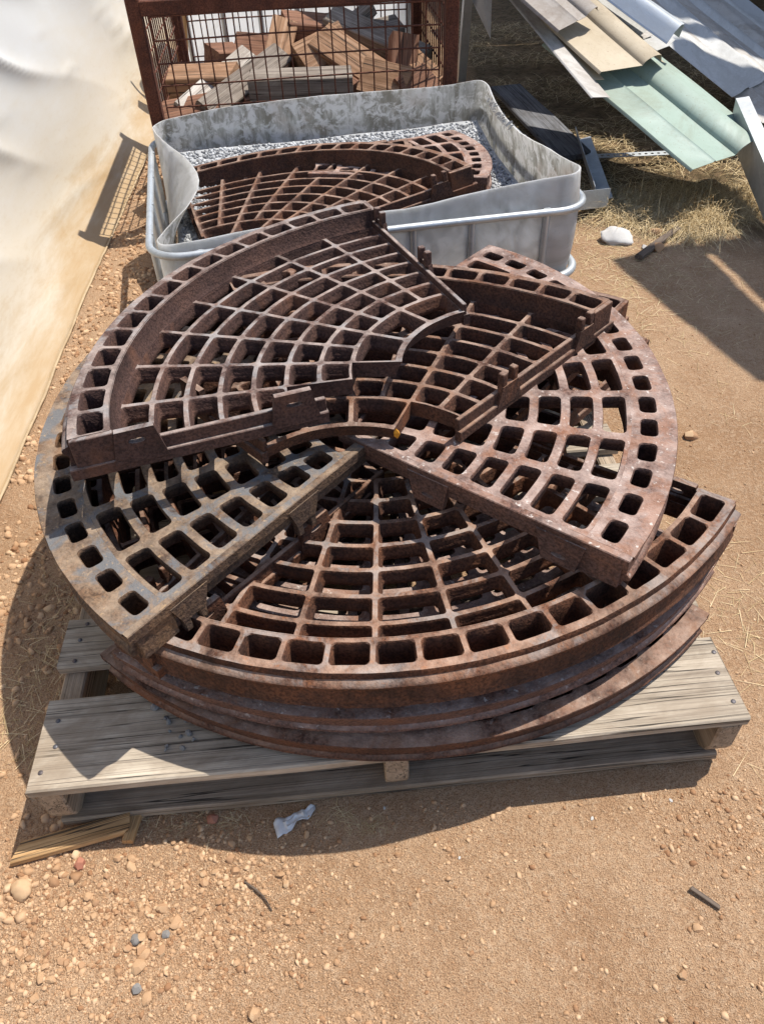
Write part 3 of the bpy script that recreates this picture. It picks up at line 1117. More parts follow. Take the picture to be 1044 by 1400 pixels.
# firewood: (centre, size, (yaw, pitch, roll), material, label)
FW = [
    ((-.69, 3.36, .33), (.24, .16, .12), (12, -4, 20), 'fw_red', 'reddish firewood block low in the left front corner of the cage'),
    ((-.66, 3.60, .405), (.30, .13, .11), (-14, -3, 12), 'fw_tan', 'orange brown firewood block lying along the left side of the cage'),
    ((-.59, 3.80, .445), (.13, .12, .11), (38, 8, 10), 'fw_red', 'dark red firewood cube behind the orange block, far left of the pile'),
    ((-.60, 3.58, .40), (.50, .10, .07), (62, -10, 38), 'fw_white', 'whitewashed board leaning diagonally in the left half of the pile'),
    ((-.485, 3.54, .405), (.50, .10, .08), (55, -11, 34), 'fw_grey', 'grey brown board leaning beside the whitewashed board'),
    ((-.24, 3.43, .425), (.40, .13, .10), (2, 1, 4), 'fw_grey', 'thick grey sleeper lying level at the front of the pile'),
    ((-.35, 3.78, .49), (.24, .11, .09), (75, -34, 25), 'fw_tan', 'pale tan wedge block sticking up behind the grey sleeper'),
    ((-.235, 3.93, .53), (.20, .13, .12), (20, 10, 15), 'fw_red', 'red block at the very top of the pile'),
    ((-.16, 3.74, .475), (.22, .14, .10), (30, -14, 40), 'fw_tan', 'light brown block near the middle top of the pile'),
    ((-.045, 3.66, .445), (.34, .13, .12), (-42, 18, 30), 'fw_tan', 'wide tan slab sloping to the right of the grey sleeper'),
    ((.075, 3.84, .49), (.46, .11, .10), (-28, 16, 20), 'fw_grey', 'long grey brown log sloping down to the right over the pile'),
    ((-.08, 3.90, .53), (.34, .07, .05), (35, -24, 0), 'fw_grey', 'thin weathered batten poking up at the top of the pile'),
    ((.17, 3.62, .45), (.20, .11, .10), (78, -58, 20), 'fw_red', 'upright dark red block at the right of the pile'),
    ((.10, 3.46, .40), (.20, .14, .12), (-24, 8, 45), 'fw_tan', 'tan cut block showing its end grain, right front of the pile'),
    ((.24, 3.60, .42), (.26, .09, .08), (-52, 20, 15), 'fw_tan', 'tan stick leaning on the right side of the cage'),
    ((.215, 3.43, .38), (.16, .14, .11), (35, -12, 40), 'fw_red', 'red brown block in the right front corner of the cage'),
    ((-.10, 3.52, .36), (.22, .14, .12), (-60, 5, 25), 'fw_red', 'dark red block under the right end of the grey sleeper'),
    ((-.34, 3.54, .33), (.30, .16, .14), (10, 0, 10), 'fw_red', 'dark block hidden under the grey sleeper'),
    ((-.40, 3.90, .42), (.30, .14, .12), (-10, 4, 30), 'fw_red', 'red brown block at the back left of the pile'),
    ((.02, 4.00, .44), (.34, .15, .12), (16, -6, 10), 'fw_grey', 'grey block at the back right of the pile'),
]
for i, (c, sz, rot, mt, lab) in enumerate(FW):
    me = box_mesh('firewood_block', *sz, M[mt], .004, 5, .003, 100 + i, .008)
    o = link('firewood_block', me)
    o.matrix_world = Matrix.Translation((c[0] * .985 + .0, c[1] - .06, c[2] - .022 - .25 * max(0, c[2] - .42))) @ Matrix.Rotation(R(rot[0]), 4, 'Z') @ Matrix.Rotation(R(rot[1]), 4, 'Y') @ Matrix.Rotation(R(rot[2]), 4, 'X') @ Matrix.Translation((0, 0, -sz[2] / 2))
    tag(o, lab, 'firewood', 'firewood in the cage')
k = 0
for i in range(5):                        # the bed the visible blocks lie on
    for j in range(4):
        me = box_mesh('firewood_block', .24, .17, .13, M['fw_red' if (i + j) % 2 else 'fw_grey'], .004, 3, .008, 200 + k, .006)
        o = link('firewood_block', me)
        o.matrix_world = CAGE.matrix_basis @ Matrix.Translation((.16 + i * .215, .16 + j * .22, .10 + .11 * (k % 2))) @ Matrix.Rotation(R(random.uniform(-25, 25)), 4, 'Z')
        tag(o, 'firewood block in the lower bed of the cage, largely covered by others', 'firewood', 'lower bed of firewood')
        k += 1

# ------------------------------------------------------------------ white tank behind the cage
IB2 = empty('bulk_tank', (-.98, 4.72, 0), R(2))
tag(IB2, 'white plastic bulk tank with steel frame standing behind the firewood cage', 'tank')
lp = rrect(.02, 1.30, .02, .98, .08, 6, 4)
V = [(x, y, z) for z in (.17, .66) for x, y in lp]
nl2 = len(lp)
Fc = [(i, (i + 1) % nl2, nl2 + (i + 1) % nl2, nl2 + i) for i in range(nl2)] + [tuple(range(nl2))[::-1]]
link('tank_body', mk('tank_body', V, Fc, M['poly_out'], True, 50), IB2)
for x in np.linspace(.08, 1.24, 7):
    link('frame_post', tube_mesh('frame_post', [(x, 0, .05), (x, 0, .69)], .014, M['galv'], 8), IB2)
for z in (.18, .44, .69):
    link('frame_pipe', tube_mesh('frame_pipe', [(0, -.004, z), (1.32, -.004, z)], .013, M['galv'], 8), IB2)
bm = bmesh.new()
bm_box(bm, 0, 1.32, .02, 1.0, 0, .15, .01)
link('base', from_bm('base', bm, M['shed']), IB2)
o = link('timber_plank', box_mesh('timber_plank', .70, .09, .06, M['offcut'], .004, 6, .005, 301, .004))
o.matrix_world = Matrix.Translation((-.88, 4.58, .345)) @ Matrix.Rotation(R(-83), 4, 'Y') @ Matrix.Rotation(R(10), 4, 'X')
tag(o, 'tan timber plank standing upright against the tank behind the cage', 'plank')

# ------------------------------------------------------------------ plastic sheet along the left
def tarp_edge(y):
    return float(np.interp(y, [-2, 0.5, 1.434, 1.782, 2.28, 2.942, 3.91, 9], [-.90, -.93, -.949, -.959, -.984, -1.011, -1.036, -1.2]))


ys = np.concatenate([np.arange(-1.6, .6, .08), np.arange(.6, 4.6, .02), np.arange(4.6, 9, .1)])
ss = np.concatenate([np.arange(0, 1.2, .015), np.arange(1.2, 3.0, .05)])
V, Fc = [], []
for y in ys:
    x, z = tarp_edge(y), .004
    e = gz(x, y) if -1 < y < 8 else 0
    x += .004 * mnoise.noise((0, y * 1.2, 2))
    row = []
    last = 0
    for s in ss:
        ds = s - last
        last = s
        an = np.interp(s, [0, .1, .2, .35, .8, 3], [26, 38, 58, 70, 78, 83]) + 4 * mnoise.noise((s * 1.2, y * .6, 5))
        x -= ds * math.cos(R(an))
        z += ds * math.sin(R(an))
        q_ = y * .62 + s * .95 + .30 * mnoise.noise((y * .7, s * .7, 3))
        fold = .022 * mnoise.noise((s * 1.5, y * .7, 0)) * min(1, s * 2) + .11 * math.sin(q_ * 5.6) * min(1, s * 1.0) * (.5 + mnoise.noise((y * .6, s * .8, 21)))
        q2 = y * .50 + s * 1.25 + .22 * mnoise.noise((y * .9, s * .9, 31))
        am = max(0, mnoise.noise((y * .8, s * 1.3, 44)) + .25)
        fold += .075 * (1 - abs(math.sin(q2 * 6.5))) ** 2.5 * am * min(1, s * 2.2)
        q3 = s * 9 + y * 1.1 + .5 * mnoise.noise((y * 2.2, s * 2, 51))
        fold += .012 * (1 - abs(math.sin(q3 * 1.9))) ** 3 * max(0, mnoise.noise((y * 2.6, s * 3, 61))) * 2 * min(1, s * 8) * max(0, 1 - s / 1.1)
        nx, nz2 = math.sin(R(an)), math.cos(R(an))
        V.append((x + fold * nx, y, max(z + fold * nz2, 0) + max(e, -.004) * max(0, 1 - s * 3)))
k = len(ss)
Fc = [(i * k + j, (i + 1) * k + j, (i + 1) * k + j + 1, i * k + j + 1) for i in range(len(ys) - 1) for j in range(k - 1)]
tarp = link('plastic_sheet', mk('plastic_sheet', V, Fc, M['tarp'], True, 180))
sd = tarp.modifiers.new('thickness', 'SOLIDIFY')
sd.thickness = .003
sd.offset = -1
tag(tarp, 'large dirt stained cream plastic sheet sloping up along the left edge', 'plastic sheet')
hp = [Vector(V[i * k]) + Vector((.001, 0, .003)) for i in range(len(ys))]
link('hem', tube_mesh('hem', hp, .0042, M['hem'], 6), tarp)

# ------------------------------------------------------------------ pile of roofing sheets, top right
LD = Vector((-.28, .31, .18)).normalized()
WD = Vector((.735, .665, .0))
WD = (WD - LD * WD.dot(LD)).normalized()
ND = WD.cross(LD).normalized()
if ND.z < 0:
    ND = -ND


def roof_sheet(name, label, origin, profile, length, mat, yaw=0, sag=0.0, tip=0.0, cat='roof sheet', group='sheets in the roofing pile', wavy=.004, skew=0.0, roll=0, p1=None, p2=None):
    """profile: (across, height) polyline swept along the length"""
    n = 18
    rot = Matrix.Rotation(R(yaw), 3, 'Z')
    ld, wd, nd = rot @ LD, rot @ WD, rot @ ND
    if p1:
        ld = (Vector(p1) - Vector(origin)).normalized()
        wd = Vector(p2) - Vector(origin)
        wd = (wd - ld * wd.dot(ld)).normalized()
        nd = wd.cross(ld)
        if nd.z < 0:
            nd = -nd
    if roll:
        rr = Matrix.Rotation(R(roll), 3, ld)
        wd, nd = rr @ wd, rr @ nd
    V, Fc = [], []
    np_ = len(profile)
    o = Vector(origin)
    sd_ = hash(name) % 7
    for side in (0, 1):
        for i in range(n + 1):
            f = i / n
            for w_, h in profile:
                l = length * f + skew * w_ * (1 - f)
                hh = h - sag * math.sin(math.pi * f) + tip * (1 - f) ** 3 + wavy * mnoise.noise((f * 3, w_ * 5, origin[0] * 9)) - side * .0016
                V.append(o + ld * l + wd * w_ + nd * hh)
    off = (n + 1) * np_
    for i in range(n):
        for j in range(np_ - 1):
            a, b, c_, d = i * np_ + j, i * np_ + j + 1, (i + 1) * np_ + j + 1, (i + 1) * np_ + j
            Fc += [(a, b, c_, d), (off + a, off + d, off + c_, off + b)]
    for j in range(np_ - 1):
        Fc.append((j + 1, j, off + j, off + j + 1))
    for i in range(n):
        Fc.append((i * np_, (i + 1) * np_, off + (i + 1) * np_, off + i * np_))
        Fc.append(((i + 1) * np_ + np_ - 1, i * np_ + np_ - 1, off + i * np_ + np_ - 1, off + (i + 1) * np_ + np_ - 1))
    ob = link(name, mk(name, V, Fc, mat, True, 38))
    tag(ob, label, cat, group)
    return ob


def rolled(pan, rise=.045, wr=.10, flange=.10, rib=None):
    pr = [(0, -.008), (.006, 0)]
    if rib:
        pr += [(rib - .008, 0), (rib, .006), (rib + .008, 0)]
    pr += [(pan - .03, 0)]
    for k in range(1, 9):
        a = math.pi * k / 8
        pr.append((pan - .03 + wr * (.5 - .5 * math.cos(a)) * 1.0, rise * math.sin(a * .75) / math.sin(math.pi * .5)))
    pr.append((pr[-1][0] + .012, 0.006))
    pr.append((pr[-1][0] + flange, -.004))
    return pr


def ribbed(width, pitch=.14, h=.022):
    pr = [(0, 0)]
    x = 0
    while x + pitch <= width:
        pr += [(x + pitch * .35, 0), (x + pitch * .5, h), (x + pitch * .65, h), (x + pitch * .8, 0)]
        x += pitch
    pr.append((width, 0))
    return pr


roof_sheet('roof_sheet', 'pale green roofing sheet with a rolled rib, its free end drooping over the dry grass', (1.187, 2.865, .200), rolled(.30, .045, .11, .12, .135), .85, M['sheet_green'], p1=(.923, 3.249, .36), p2=(1.45, 3.18, .22))
roof_sheet('roof_sheet', 'beige roofing sheet with curled rib lying on the green sheet', (.904, 3.256, .425), rolled(.26, .035, .09, .03), 1.35, M['sheet_beige'], 0, 0, .01, p1=(.716, 3.586, .56), p2=(1.138, 3.591, .46))
roof_sheet('roof_sheet', 'grey brown roofing sheet on top of the beige sheet', (.754, 3.36, .555), rolled(.23, .025, .07, .02, .13), 1.2, M['sheet_brown'], p1=(.604, 3.49, .66), p2=(.974, 3.612, .58))
roof_sheet('roof_sheet', 'big off white ribbed sheet at the back right of the roofing pile', (1.60, 3.615, .22), ribbed(.85, .19, .014), 1.7, M['sheet_white'])
roof_sheet('flashing', 'long pale flashing strip with nail holes along the near edge of the pile', (.854, 3.131, .38), [(0, 0), (.004, .004), (.075, .004), (.10, .0)], 1.5, M['sheet_strip'], cat='flashing', p1=(.615, 3.621, .60), p2=(.968, 3.303, .39))
roof_sheet('flashing', 'brownish flashing strip stacked just above the nail holed strip', (.850, 3.24, .412), [(0, 0), (.10, .003)], 1.4, M['sheet_beige'], cat='flashing', p1=(.615, 3.69, .62), p2=(.96, 3.40, .42))
roof_sheet('flashing', 'thin dark flashing strip pressed under the beige sheet', (.80, 3.30, .430), [(0, 0), (.10, .003)], 1.4, M['sheet_brown'], cat='flashing', p1=(.60, 3.70, .62), p2=(.93, 3.45, .44))
roof_sheet('ridge_cap', 'shiny bluish silver ridge capping on top of the off white sheet', (1.235, 3.525, .455), [(0, .0), (.006, .004), (.02, .045), (.05, .065), (.085, .06), (.115, .0), (.122, -.002)], .95, M['sheet_silver'], 6, cat='ridge cap')
roof_sheet('roof_sheet', 'pale grey folded sheet between the green sheet and the silver capping', (1.20, 3.60, .40), [(0, 0), (.05, .005), (.16, .0), (.2, .02)], 1.1, M['sheet_white'], 4)
roof_sheet('roof_sheet', 'white sheet half covered below the silver ridge capping', (1.11, 3.62, .455), [(0, 0), (.10, .002), (.13, .015)], .9, M['sheet_white'], 3)

roof_sheet('roof_sheet', 'dull grey sheet showing between the beige and the silver capping', (1.10, 3.60, .440), [(0, 0), (.05, .004), (.09, .02), (.13, .0), (.2, 0)], 1.0, M['sheet_strip'], 2)
roof_sheet('roof_sheet', 'second off white sheet lying askew under the big ribbed one', (1.72, 3.52, .135), ribbed(.6, .19, .012), 1.4, M['sheet_strip'], -7)

# channel, angle and slotted strip lying in the grass
def channel(name, label, a, b, web, fl, mat, cat, rollv=0, t=.0025, lip=0):
    a, b = Vector(a), Vector(b)
    d = (b - a)
    L = d.length
    q = d.to_track_quat('X', 'Z')
    prof = [(0, 0), (fl, 0), (fl, t), (t, t), (t, web - t), (fl, web - t), (fl, web), (0, web)] if web else [(0, 0), (fl, 0), (fl, t), (t, t), (t, fl), (0, fl)]
    V = [(x, y, z) for x in (0, L) for y, z in prof]
    n_ = len(prof)
    Fc = [(i, (i + 1) % n_, n_ + (i + 1) % n_, n_ + i) for i in range(n_)]
    if web:
        quads = [(0, 1, 2, 3), (0, 3, 4, 7), (7, 4, 5, 6)]
    else:
        quads = [(0, 1, 2, 3), (0, 3, 4, 5)]
    for qd in quads:
        Fc.append(qd[::-1])
        Fc.append(tuple(n_ + i for i in qd))
    bm = bmesh.new()
    vs = [bm.verts.new(v) for v in V]
    for f in Fc:
        bm.faces.new([vs[i] for i in f])
    o = link(name, from_bm(name, bm, mat, False))
    o.matrix_world = Matrix.Translation(a) @ q.to_matrix().to_4x4() @ Matrix.Rotation(R(rollv), 4, 'X')
    tag(o, label, cat)
    return o


channel('steel_channel', 'galvanised steel channel propping the green sheet at the right edge', (1.50, 3.34, .16), (1.475, 2.70, .0), .15, .05, M['galv'], 'steel channel', 8)
channel('steel_angle', 'galvanised steel angle lying beside the right corner of the tank', (.985, 3.76, .02), (.905, 3.03, .03), 0, .062, M['galv'], 'steel angle', 15)
channel('steel_offcut', 'small flat galvanised offcut at the foot of the tank corner', (.80, 2.92, .045), (.94, 3.00, .02), 0, .07, M['galv'], 'steel offcut', -4)
V, Fc = [], []
# slotted strip with real holes
ns_ = 24
P0, P1 = Vector((1.0, 3.50, .03)), Vector((1.66, 3.485, .035))
dx = (P1 - P0) / ns_
dyv = Vector((0, .036, .004))
for i in range(ns_):
    o_ = P0 + dx * i
    oc = [o_, o_ + dx * .5, o_ + dx, o_ + dx + dyv * .5, o_ + dx + dyv, o_ + dx * .5 + dyv, o_ + dyv, o_ + dyv * .5]
    cc = o_ + dx * .5 + dyv * .5
    ic = []
    for k in range(8):
        a = R(225 + 45 * k)
        ic.append(cc + Vector((.0075 * math.cos(a), .0065 * math.sin(a), .0007 * math.sin(a))))
    b = len(V)
    V += oc + ic
    for k in range(8):
        Fc.append((b + k, b + (k + 1) % 8, b + 8 + (k + 1) % 8, b + 8 + k))
ob = link('slotted_strip', mk('slotted_strip', V, Fc, M['galv'], False))
sdm = ob.modifiers.new('thickness', 'SOLIDIFY')
sdm.thickness = .002
tag(ob, 'galvanised strip with a row of holes lying on the dry grass under the green sheet', 'metal strip')
o = link('dark_plank', box_mesh('dark_plank', .98, .17, .022, M['dark_plank'], .004, 14, .006, 55, .004))
o.matrix_world = Matrix.Translation((.845, 4.02, .03)) @ Matrix.Rotation(R(-80), 4, 'Z') @ Matrix.Rotation(R(2), 4, 'Y')
tag(o, 'dark blue grey plank lying on the ground behind the right corner of the tank', 'plank')
channel('steel_angle', 'pale galvanised angle leaning upright beside the right post of the cage', (.545, 4.85, .0), (.565, 4.62, .95), 0, .045, M['galv'], 'steel angle', 0)
channel('steel_channel', 'dull steel channel end in the shade beyond the cage', (.86, 5.05, .36), (.80, 6.3, .50), .10, .05, M['galv'], 'steel channel', 0)
channel('steel_channel', 'second dull steel channel end, right of the other one in the shade', (.94, 5.0, .36), (.90, 6.3, .50), .10, .05, M['galv'], 'steel channel', 0)
V = [(.60, 4.82, .62), (.70, 4.80, .62), (.695, 4.70, .24), (.60, 4.78, .40), (.60, 4.824, .62), (.70, 4.804, .62), (.695, 4.704, .24), (.60, 4.784, .40)]
ob = link('sheet_offcut', mk('sheet_offcut', V, [(0, 1, 2, 3), (7, 6, 5, 4), (0, 4, 5, 1), (1, 5, 6, 2), (2, 6, 7, 3), (3, 7, 4, 0)], M['sheet_white'], False))
tag(ob, 'pointed off white sheet offcut hanging right of the cage', 'sheet offcut')

# ------------------------------------------------------------------ dark shed, top right; unseen roof added and cut to shade that corner
SH = empty('shade_shed', (3.0, 4.0, 0))
tag(SH, 'dark shed at the top right corner, unseen open roof added to shade the roofing pile', 'shed')


def slab(name, pts, z0, t, mat, slope=0.0):
    n_ = len(pts)
    V = [(x - 3.0, y - 4.0, z0 + slope * (x - 2)) for x, y in pts] + [(x - 3.0, y - 4.0, z0 + t + slope * (x - 2)) for x, y in pts]
    Fc = [tuple(range(n_))[::-1], tuple(range(n_, 2 * n_))] + [(i, (i + 1) % n_, n_ + (i + 1) % n_, n_ + i) for i in range(n_)]
    return link(name, mk(name, V, Fc, mat, False), SH)


slab('shade_roof_panel', [(1.88, 3.18), (2.10, 2.39), (2.33, 2.34), (2.22, 3.32)], 2.3, .01, M['sheet_white'], .05)
slab('shade_roof_panel', [(2.255, 3.30), (2.36, 2.36), (3.6, 2.2), (3.6, 3.45)], 2.3, .01, M['sheet_white'], .05)
slab('shade_roof_panel', [(2.25, 4.16), (3.6, 4.02), (3.6, 4.30), (2.25, 4.42)], 2.3, .01, M['sheet_white'], .05)
slab('shade_roof_panel', [(2.0, 4.62), (3.6, 4.50), (5.6, 4.5), (5.6, 6.2), (1.6, 6.2)], 2.3, .01, M['sheet_white'], .05)
slab('shade_roof_panel', [(1.6, 6.21), (5.6, 6.21), (5.6, 9.5), (1.4, 9.5)], 2.3, .01, M['sheet_white'], .05)
for y in (2.5, 3.2, 4.5, 6.2, 9.2):
    slab('rafter', [(2.15, y), (5.6, y), (5.6, y + .05), (2.15, y + .05)], 2.2, .095, M['shed'], .05)
for x, y in ((3.5, 2.5), (5.5, 2.5), (5.5, 6.2), (5.5, 9.2), (3.4, 9.2)):
    bm = bmesh.new()
    bm_box(bm, x - 3.05, x - 2.95, y - 4.0, y - 3.9, 0, 2.25, .004)
    link('post', from_bm('post', bm, M['shed']), SH)
for nm, x0, x1, y0, y1 in (('back_wall', 1.2, 5.6, 9.4, 9.45), ('side_wall', 5.6, 5.65, 3.0, 9.45)):
    bm = bmesh.new()
    bm_box(bm, x0 - 3, x1 - 3, y0 - 4, y1 - 4, 0, 2.4)
    link(nm, from_bm(nm, bm, M['shed']), SH)

# ------------------------------------------------------------------ loose bits on the ground
def put(o, x, y, dz=0.0, rot=(0, 0, 0), scale=None):
    o.location = (x, y, gz(x, y) + dz)
    o.rotation_euler = tuple(R(a) for a in rot)
    if scale:
        o.scale = scale
    return o


o = link('wood_offcut', box_mesh('wood_offcut', .185, .036, .017, M['offcut'], .003, 8, .004, 71, .010))
put(o, -.545, .578, .004, (0, -2, 13.5))
tag(o, 'splintered yellow brown wood offcut on the dirt under the left pallet corner', 'wood offcut')
o = link('wood_offcut', box_mesh('wood_offcut', .05, .018, .012, M['offcut'], .002, 3, .003, 72, .004))
put(o, -.447, .592, .004, (0, 0, 82))
tag(o, 'short stub of wood sticking out from under the pallet beside the yellow offcut', 'wood offcut')
o = link('wood_stick', box_mesh('wood_stick', .046, .007, .006, M['twig'], .001, 3, .002, 73, .002))
put(o, .473, .438, .002, (0, 0, -42))
tag(o, 'short brown stick lying alone on the dirt at the lower right', 'stick')
o = link('twig', tube_mesh('twig', [(-.03, .02, .004), (-.012, .008, .006), (.004, -.006, .005), (.018, -.026, .003)], [.0016, .0018, .0015, .001], M['twig'], 6))
put(o, -.22, .478, .0)
tag(o, 'thin dark twig on the dirt in front of the pallet shadow', 'twig')
o = link('wood_stick', box_mesh('wood_stick', .30, .026, .014, M['twig'], .003, 6, .004, 74, .006))
put(o, 1.06, 2.70, .008, (0, 0, 46))
tag(o, 'weathered grey stick lying by the white stone and the dry grass', 'stick')
for i, (x, y, s, m, lab) in enumerate([
        (.915, 2.752, .05, 'stone_white', 'flat white stone on the ground right of the tank'),
        (1.075, 2.80, .026, 'stone', 'tan pebble behind the grey stick near the white stone'),
        (1.05, 2.665, .024, 'stone', 'tan pebble resting against the near side of the grey stick'),
        (1.005, 2.685, .012, 'stone_white', 'tiny white pebble left of the grey stick'),
        (.818, 1.577, .018, 'stone', 'single brown stone on bare dirt right of the grate stack'),
        (-.609, .499, .016, 'stone', 'largest yellow stone at the lower left edge of the gravel'),
        (-.525, .538, .0095, 'stone_red', 'red stone just in front of the yellow wood offcut'),
        (-.410, .419, .0090, 'stone_grey', 'blue grey pebble in the middle of the lower left gravel'),
        (-.395, .352, .0082, 'stone_grey', 'dark blue grey pebble near the bottom edge, lower left'),
        (-.365, .425, .0065, 'stone_grey', 'small grey pebble right of the middle blue grey one'),
        (-.315, .604, .010, 'stone_red', 'reddish stone in the shade just in front of the pallet bottom board')]):
    vv, ff = ico(3, 400 + i, .32) if i in (0, 5) else pebble_shape(400 + i, 40)
    o = link('stone', mk('stone', vv, ff, M[m], True, 70 if i in (0, 5) else 30))
    put(o, x, y, s * .3, (random.uniform(-15, 15), random.uniform(-15, 15), random.uniform(0, 360)), (s * random.uniform(1.0, 1.25), s, s * (.45 if i == 0 else .72)))
    tag(o, lab, 'stone')

# countable pebbles in front of the pallet
pm = []
for k in range(7):
    vv, ff = pebble_shape(500 + k, 34)
    pm.append(mk('pebble', vv, ff, M['stone'], True, 28))
cnt = 0
while cnt < 110:
    if random.random() < .9:
        x, y = random.gauss(-.42, .13), random.gauss(.455, .075)
    else:
        x, y = random.uniform(-.6, .5), random.uniform(.29, .57)
    if not (.27 < y < .575) or x < -.68 or x > .5:
        continue
    s = min(.0105, .0042 + abs(random.gauss(0, .0024))) * (1 if x < -.1 else .7)
    o = link('pebble', pm[cnt % 7])
    put(o, x, y, s * .15, (random.uniform(-30, 30), random.uniform(-30, 30), random.uniform(0, 360)), (s * random.uniform(1, 1.35), s, s * random.uniform(.65, .9)))
    tag(o, 'small rounded tan pebble lying loose on the dirt in front of the pallet', 'pebble', 'loose pebbles in front of the pallet')
    cnt += 1


def grains(name, label, n, xy, smin, smax, sub, seed, mat, power=2.0, flat=.75):
    g = np.random.default_rng(seed)
    pts = []
    while len(pts) < n:
        c = xy(g)
        if c is not None:
            pts.append(c)
    P = np.array(pts)
    s = smin + (smax - smin) * g.uniform(0, 1, n) ** power
    z = np.array([gz(a, b) for a, b in P])
    T = np.zeros((n, 4, 4))
    sc = s[:, None] * np.stack([g.uniform(.9, 1.35, n), g.uniform(.8, 1.1, n), g.uniform(.6, 1.0, n)], -1)
    T[:, :3, :3] = rand_rot(n, g) * sc[:, None, :]
    T[:, 0, 3], T[:, 1, 3], T[:, 2, 3] = P[:, 0], P[:, 1], z - s * .12
    T[:, 3, 3] = 1
    bv, bf = pebble_shape(seed, 10 if sub == 1 else 18)
    o = link(name, merge_mesh(name, bv, bf, T, mat, sub > 1))
    tag(o, label, 'gravel', kind='stuff')


def on_front(g):
    x, y = g.uniform(-.75, .75), g.uniform(.24, .62)
    d = .07 + .95 * math.exp(-((x + .42) / .24) ** 2 - ((y - .44) / .12) ** 2) + .35 * max(0, mnoise.noise((x * 5, y * 5, 9)))
    if .42 < x and y > .50:
        d += .25
    return (x, y) if g.uniform() < d else None


def on_left(g):
    y = g.uniform(.45, 4.0)
    x = g.uniform(tarp_edge(y) - .02, -.52 if y < 1.9 else -.60)
    d = .25 + .75 * (mnoise.noise((x * 5, y * 3, 2)) > -.05)
    return (x, y) if g.uniform() < d else None


def on_right(g):
    x, y = g.uniform(.55, 1.7), g.uniform(.5, 3.0)
    return (x, y) if g.uniform() < .35 + .5 * max(0, mnoise.noise((x * 4, y * 4, 5))) else None


grains('gravel_coarse', 'coarse tan laterite gravel scattered over the front dirt', 3800, on_front, .0016, .0062, 2, 11, M['gravel'], 2.4)
grains('gravel_fine', 'fine tan grit over the front dirt', 26000, on_front, .0007, .0022, 1, 12, M['gravel'], 1.6)
grains('gravel_spoil', 'loose reddish gravel heaped along the foot of the plastic sheet', 9000, on_left, .0018, .0125, 2, 13, M['gravel'], 3.6)
grains('gravel_right', 'sparse grit on the bare dirt right of the stack', 6000, on_right, .0012, .0050, 1, 14, M['gravel'], 2.6)


# straw and dry grass
def blades(name, label, items, mat, cat='grass'):
    """items: root, direction, length, width, droop"""
    V, Fc = [], []
    for (p, d, L, wd, dr) in items:
        p, d = Vector(p), Vector(d).normalized()
        side = d.cross(Vector((0, 0, 1)))
        if side.length < .05:
            side = Vector((1, 0, 0))
        side = side.normalized() * wd / 2
        b = len(V)
        segs = 3
        for k in range(segs + 1):
            f = k / segs
            c = p + d * L * f + Vector((0, 0, -dr * L * f * f))
            ww = 1 - .75 * f
            V += [c - side * ww, c + side * ww]
        for k in range(segs):
            Fc.append((b + 2 * k, b + 2 * k + 1, b + 2 * k + 3, b + 2 * k + 2))
    o = link(name, mk(name, V, Fc, mat, False))
    tag(o, label, cat, kind='stuff')
    return o


it = []
# big tussock below the end of the green sheet
cl = [(1.30, 3.08, .30, 3600), (1.16, 2.98, .22, 2200), (1.42, 3.10, .22, 1600), (1.02, 3.12, .18, 900), (1.25, 2.86, .14, 1100)]
for cx, cy, rad, n in cl:
    for i in range(n):
        a, rr = random.uniform(0, 6.28), rad * math.sqrt(random.random())
        x, y = cx + rr * math.cos(a) * 1.1, cy + rr * math.sin(a) * .75
        d = (random.gauss(-.35, .55), random.gauss(-.75, .45), random.uniform(.05, .75))
        it.append(((x, y, gz(x, y)), d, random.uniform(.08, .24), random.uniform(.0010, .0024), random.uniform(.25, .8)))
blades('dry_grass', 'thick tussock of bleached dry grass below the end of the green sheet', it, M['straw'])
it = []
while len(it) < 9000:
    x, y = random.uniform(.55, 2.4), random.uniform(2.9, 6.2)
    if x > .36 * y + .6 or mnoise.noise((x * 2.5, y * 2.5, 0)) < -.25:
        continue
    a = random.uniform(0, 6.28)
    it.append(((x, y, gz(x, y) + random.uniform(.0, .02)), (math.cos(a), math.sin(a), random.uniform(-.05, .35)), random.uniform(.05, .16), random.uniform(.0012, .003), random.uniform(.05, .4)))
blades('straw_litter', 'flattened dry grass and straw litter around the roofing pile', it, M['straw'])
it = []
for i in range(1500):
    x, y = random.gauss(.95, .16), random.gauss(2.65, .28)
    if x < .68:
        continue
    a = random.uniform(0, 6.28)
    it.append(((x, y, gz(x, y) + .002), (math.cos(a), math.sin(a), .05), random.uniform(.02, .08), random.uniform(.0008, .0018), .06))
for i in range(420):
    x, y = random.choice([(random.gauss(1.15, .25), random.uniform(.9, 2.4)), (random.gauss(.75, .07), random.gauss(.95, .16))])
    a = random.uniform(0, 6.28)
    it.append(((x, y, gz(x, y) + .002), (math.cos(a), math.sin(a), .05), random.uniform(.02, .07), random.uniform(.0006, .0015), .06))
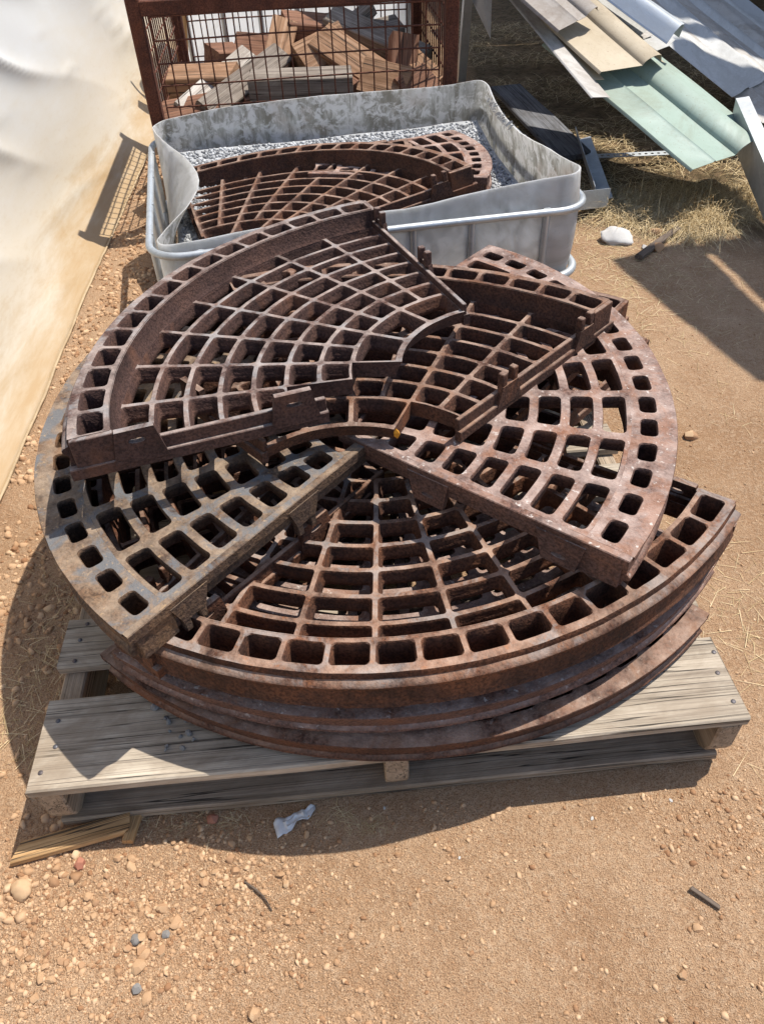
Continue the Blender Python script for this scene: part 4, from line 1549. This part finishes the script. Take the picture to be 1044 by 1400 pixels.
for i in range(520):
    y = random.uniform(.7, 1.5)
    x = random.gauss(-.70, .04)
    a = random.uniform(0, 6.28)
    it.append(((x, y, gz(x, y) + .004), (math.cos(a), math.sin(a), .1), random.uniform(.015, .06), random.uniform(.0006, .0014), .1))
for cx, cy, n in ((-.28, .60, 70), (-.05, .585, 80), (-.43, .605, 50), (-.10, .60, 50), (-.36, .60, 40)):
    for i in range(n):
        x, y = random.gauss(cx, .022), random.gauss(cy, .010)
        it.append(((x, y, gz(x, y)), (random.gauss(0, .8), random.gauss(-.4, .5), random.uniform(.0, .55)), random.uniform(.012, .04), random.uniform(.0005, .0011), .4))
blades('loose_straw', 'loose straw stalks strewn over the dirt', it, M['straw'])

# scrap of plastic film in front of the pallet
V, Fc = [], []
n1, n2 = 14, 6
for i in range(n1 + 1):
    f = i / n1
    wd = .020 * (1 - f) ** .6 * (1 + .3 * math.sin(f * 9)) + .006
    for j in range(n2 + 1):
        gq = j / n2 - .5
        x = -.205 + .066 * f + gq * wd * .35
        y = .578 + .036 * f - gq * wd + .003 * math.sin(f * 14)
        V.append((x, y, gz(x, y) + .003 + .014 * abs(mnoise.noise((f * 9, gq * 6, 1)))))
Fc = [(i * (n2 + 1) + j, i * (n2 + 1) + j + 1, (i + 1) * (n2 + 1) + j + 1, (i + 1) * (n2 + 1) + j) for i in range(n1) for j in range(n2)]
o = link('film_scrap', mk('film_scrap', V, Fc, M['film'], True, 50))
sm = o.modifiers.new('thickness', 'SOLIDIFY')
sm.thickness = .0008
tag(o, 'crumpled scrap of grey plastic film on the dirt in front of the pallet', 'plastic scrap')
for x, y, s in ((.33, .575, .003), (.10, .52, .0022), (.47, .60, .003), (.235, .61, .002), (-.02, .61, .0025)):
    vv, ff = ico(1, int(x * 1000) + 600, .4)
    o = link('paper_fleck', mk('paper_fleck', vv, ff, M['stone_white'], False))
    put(o, x, y, .001, (0, 0, random.uniform(0, 360)), (s * 1.4, s, s * .4))
    tag(o, 'tiny white fleck on the dirt in front of the pallet', 'fleck', 'white flecks on the dirt')
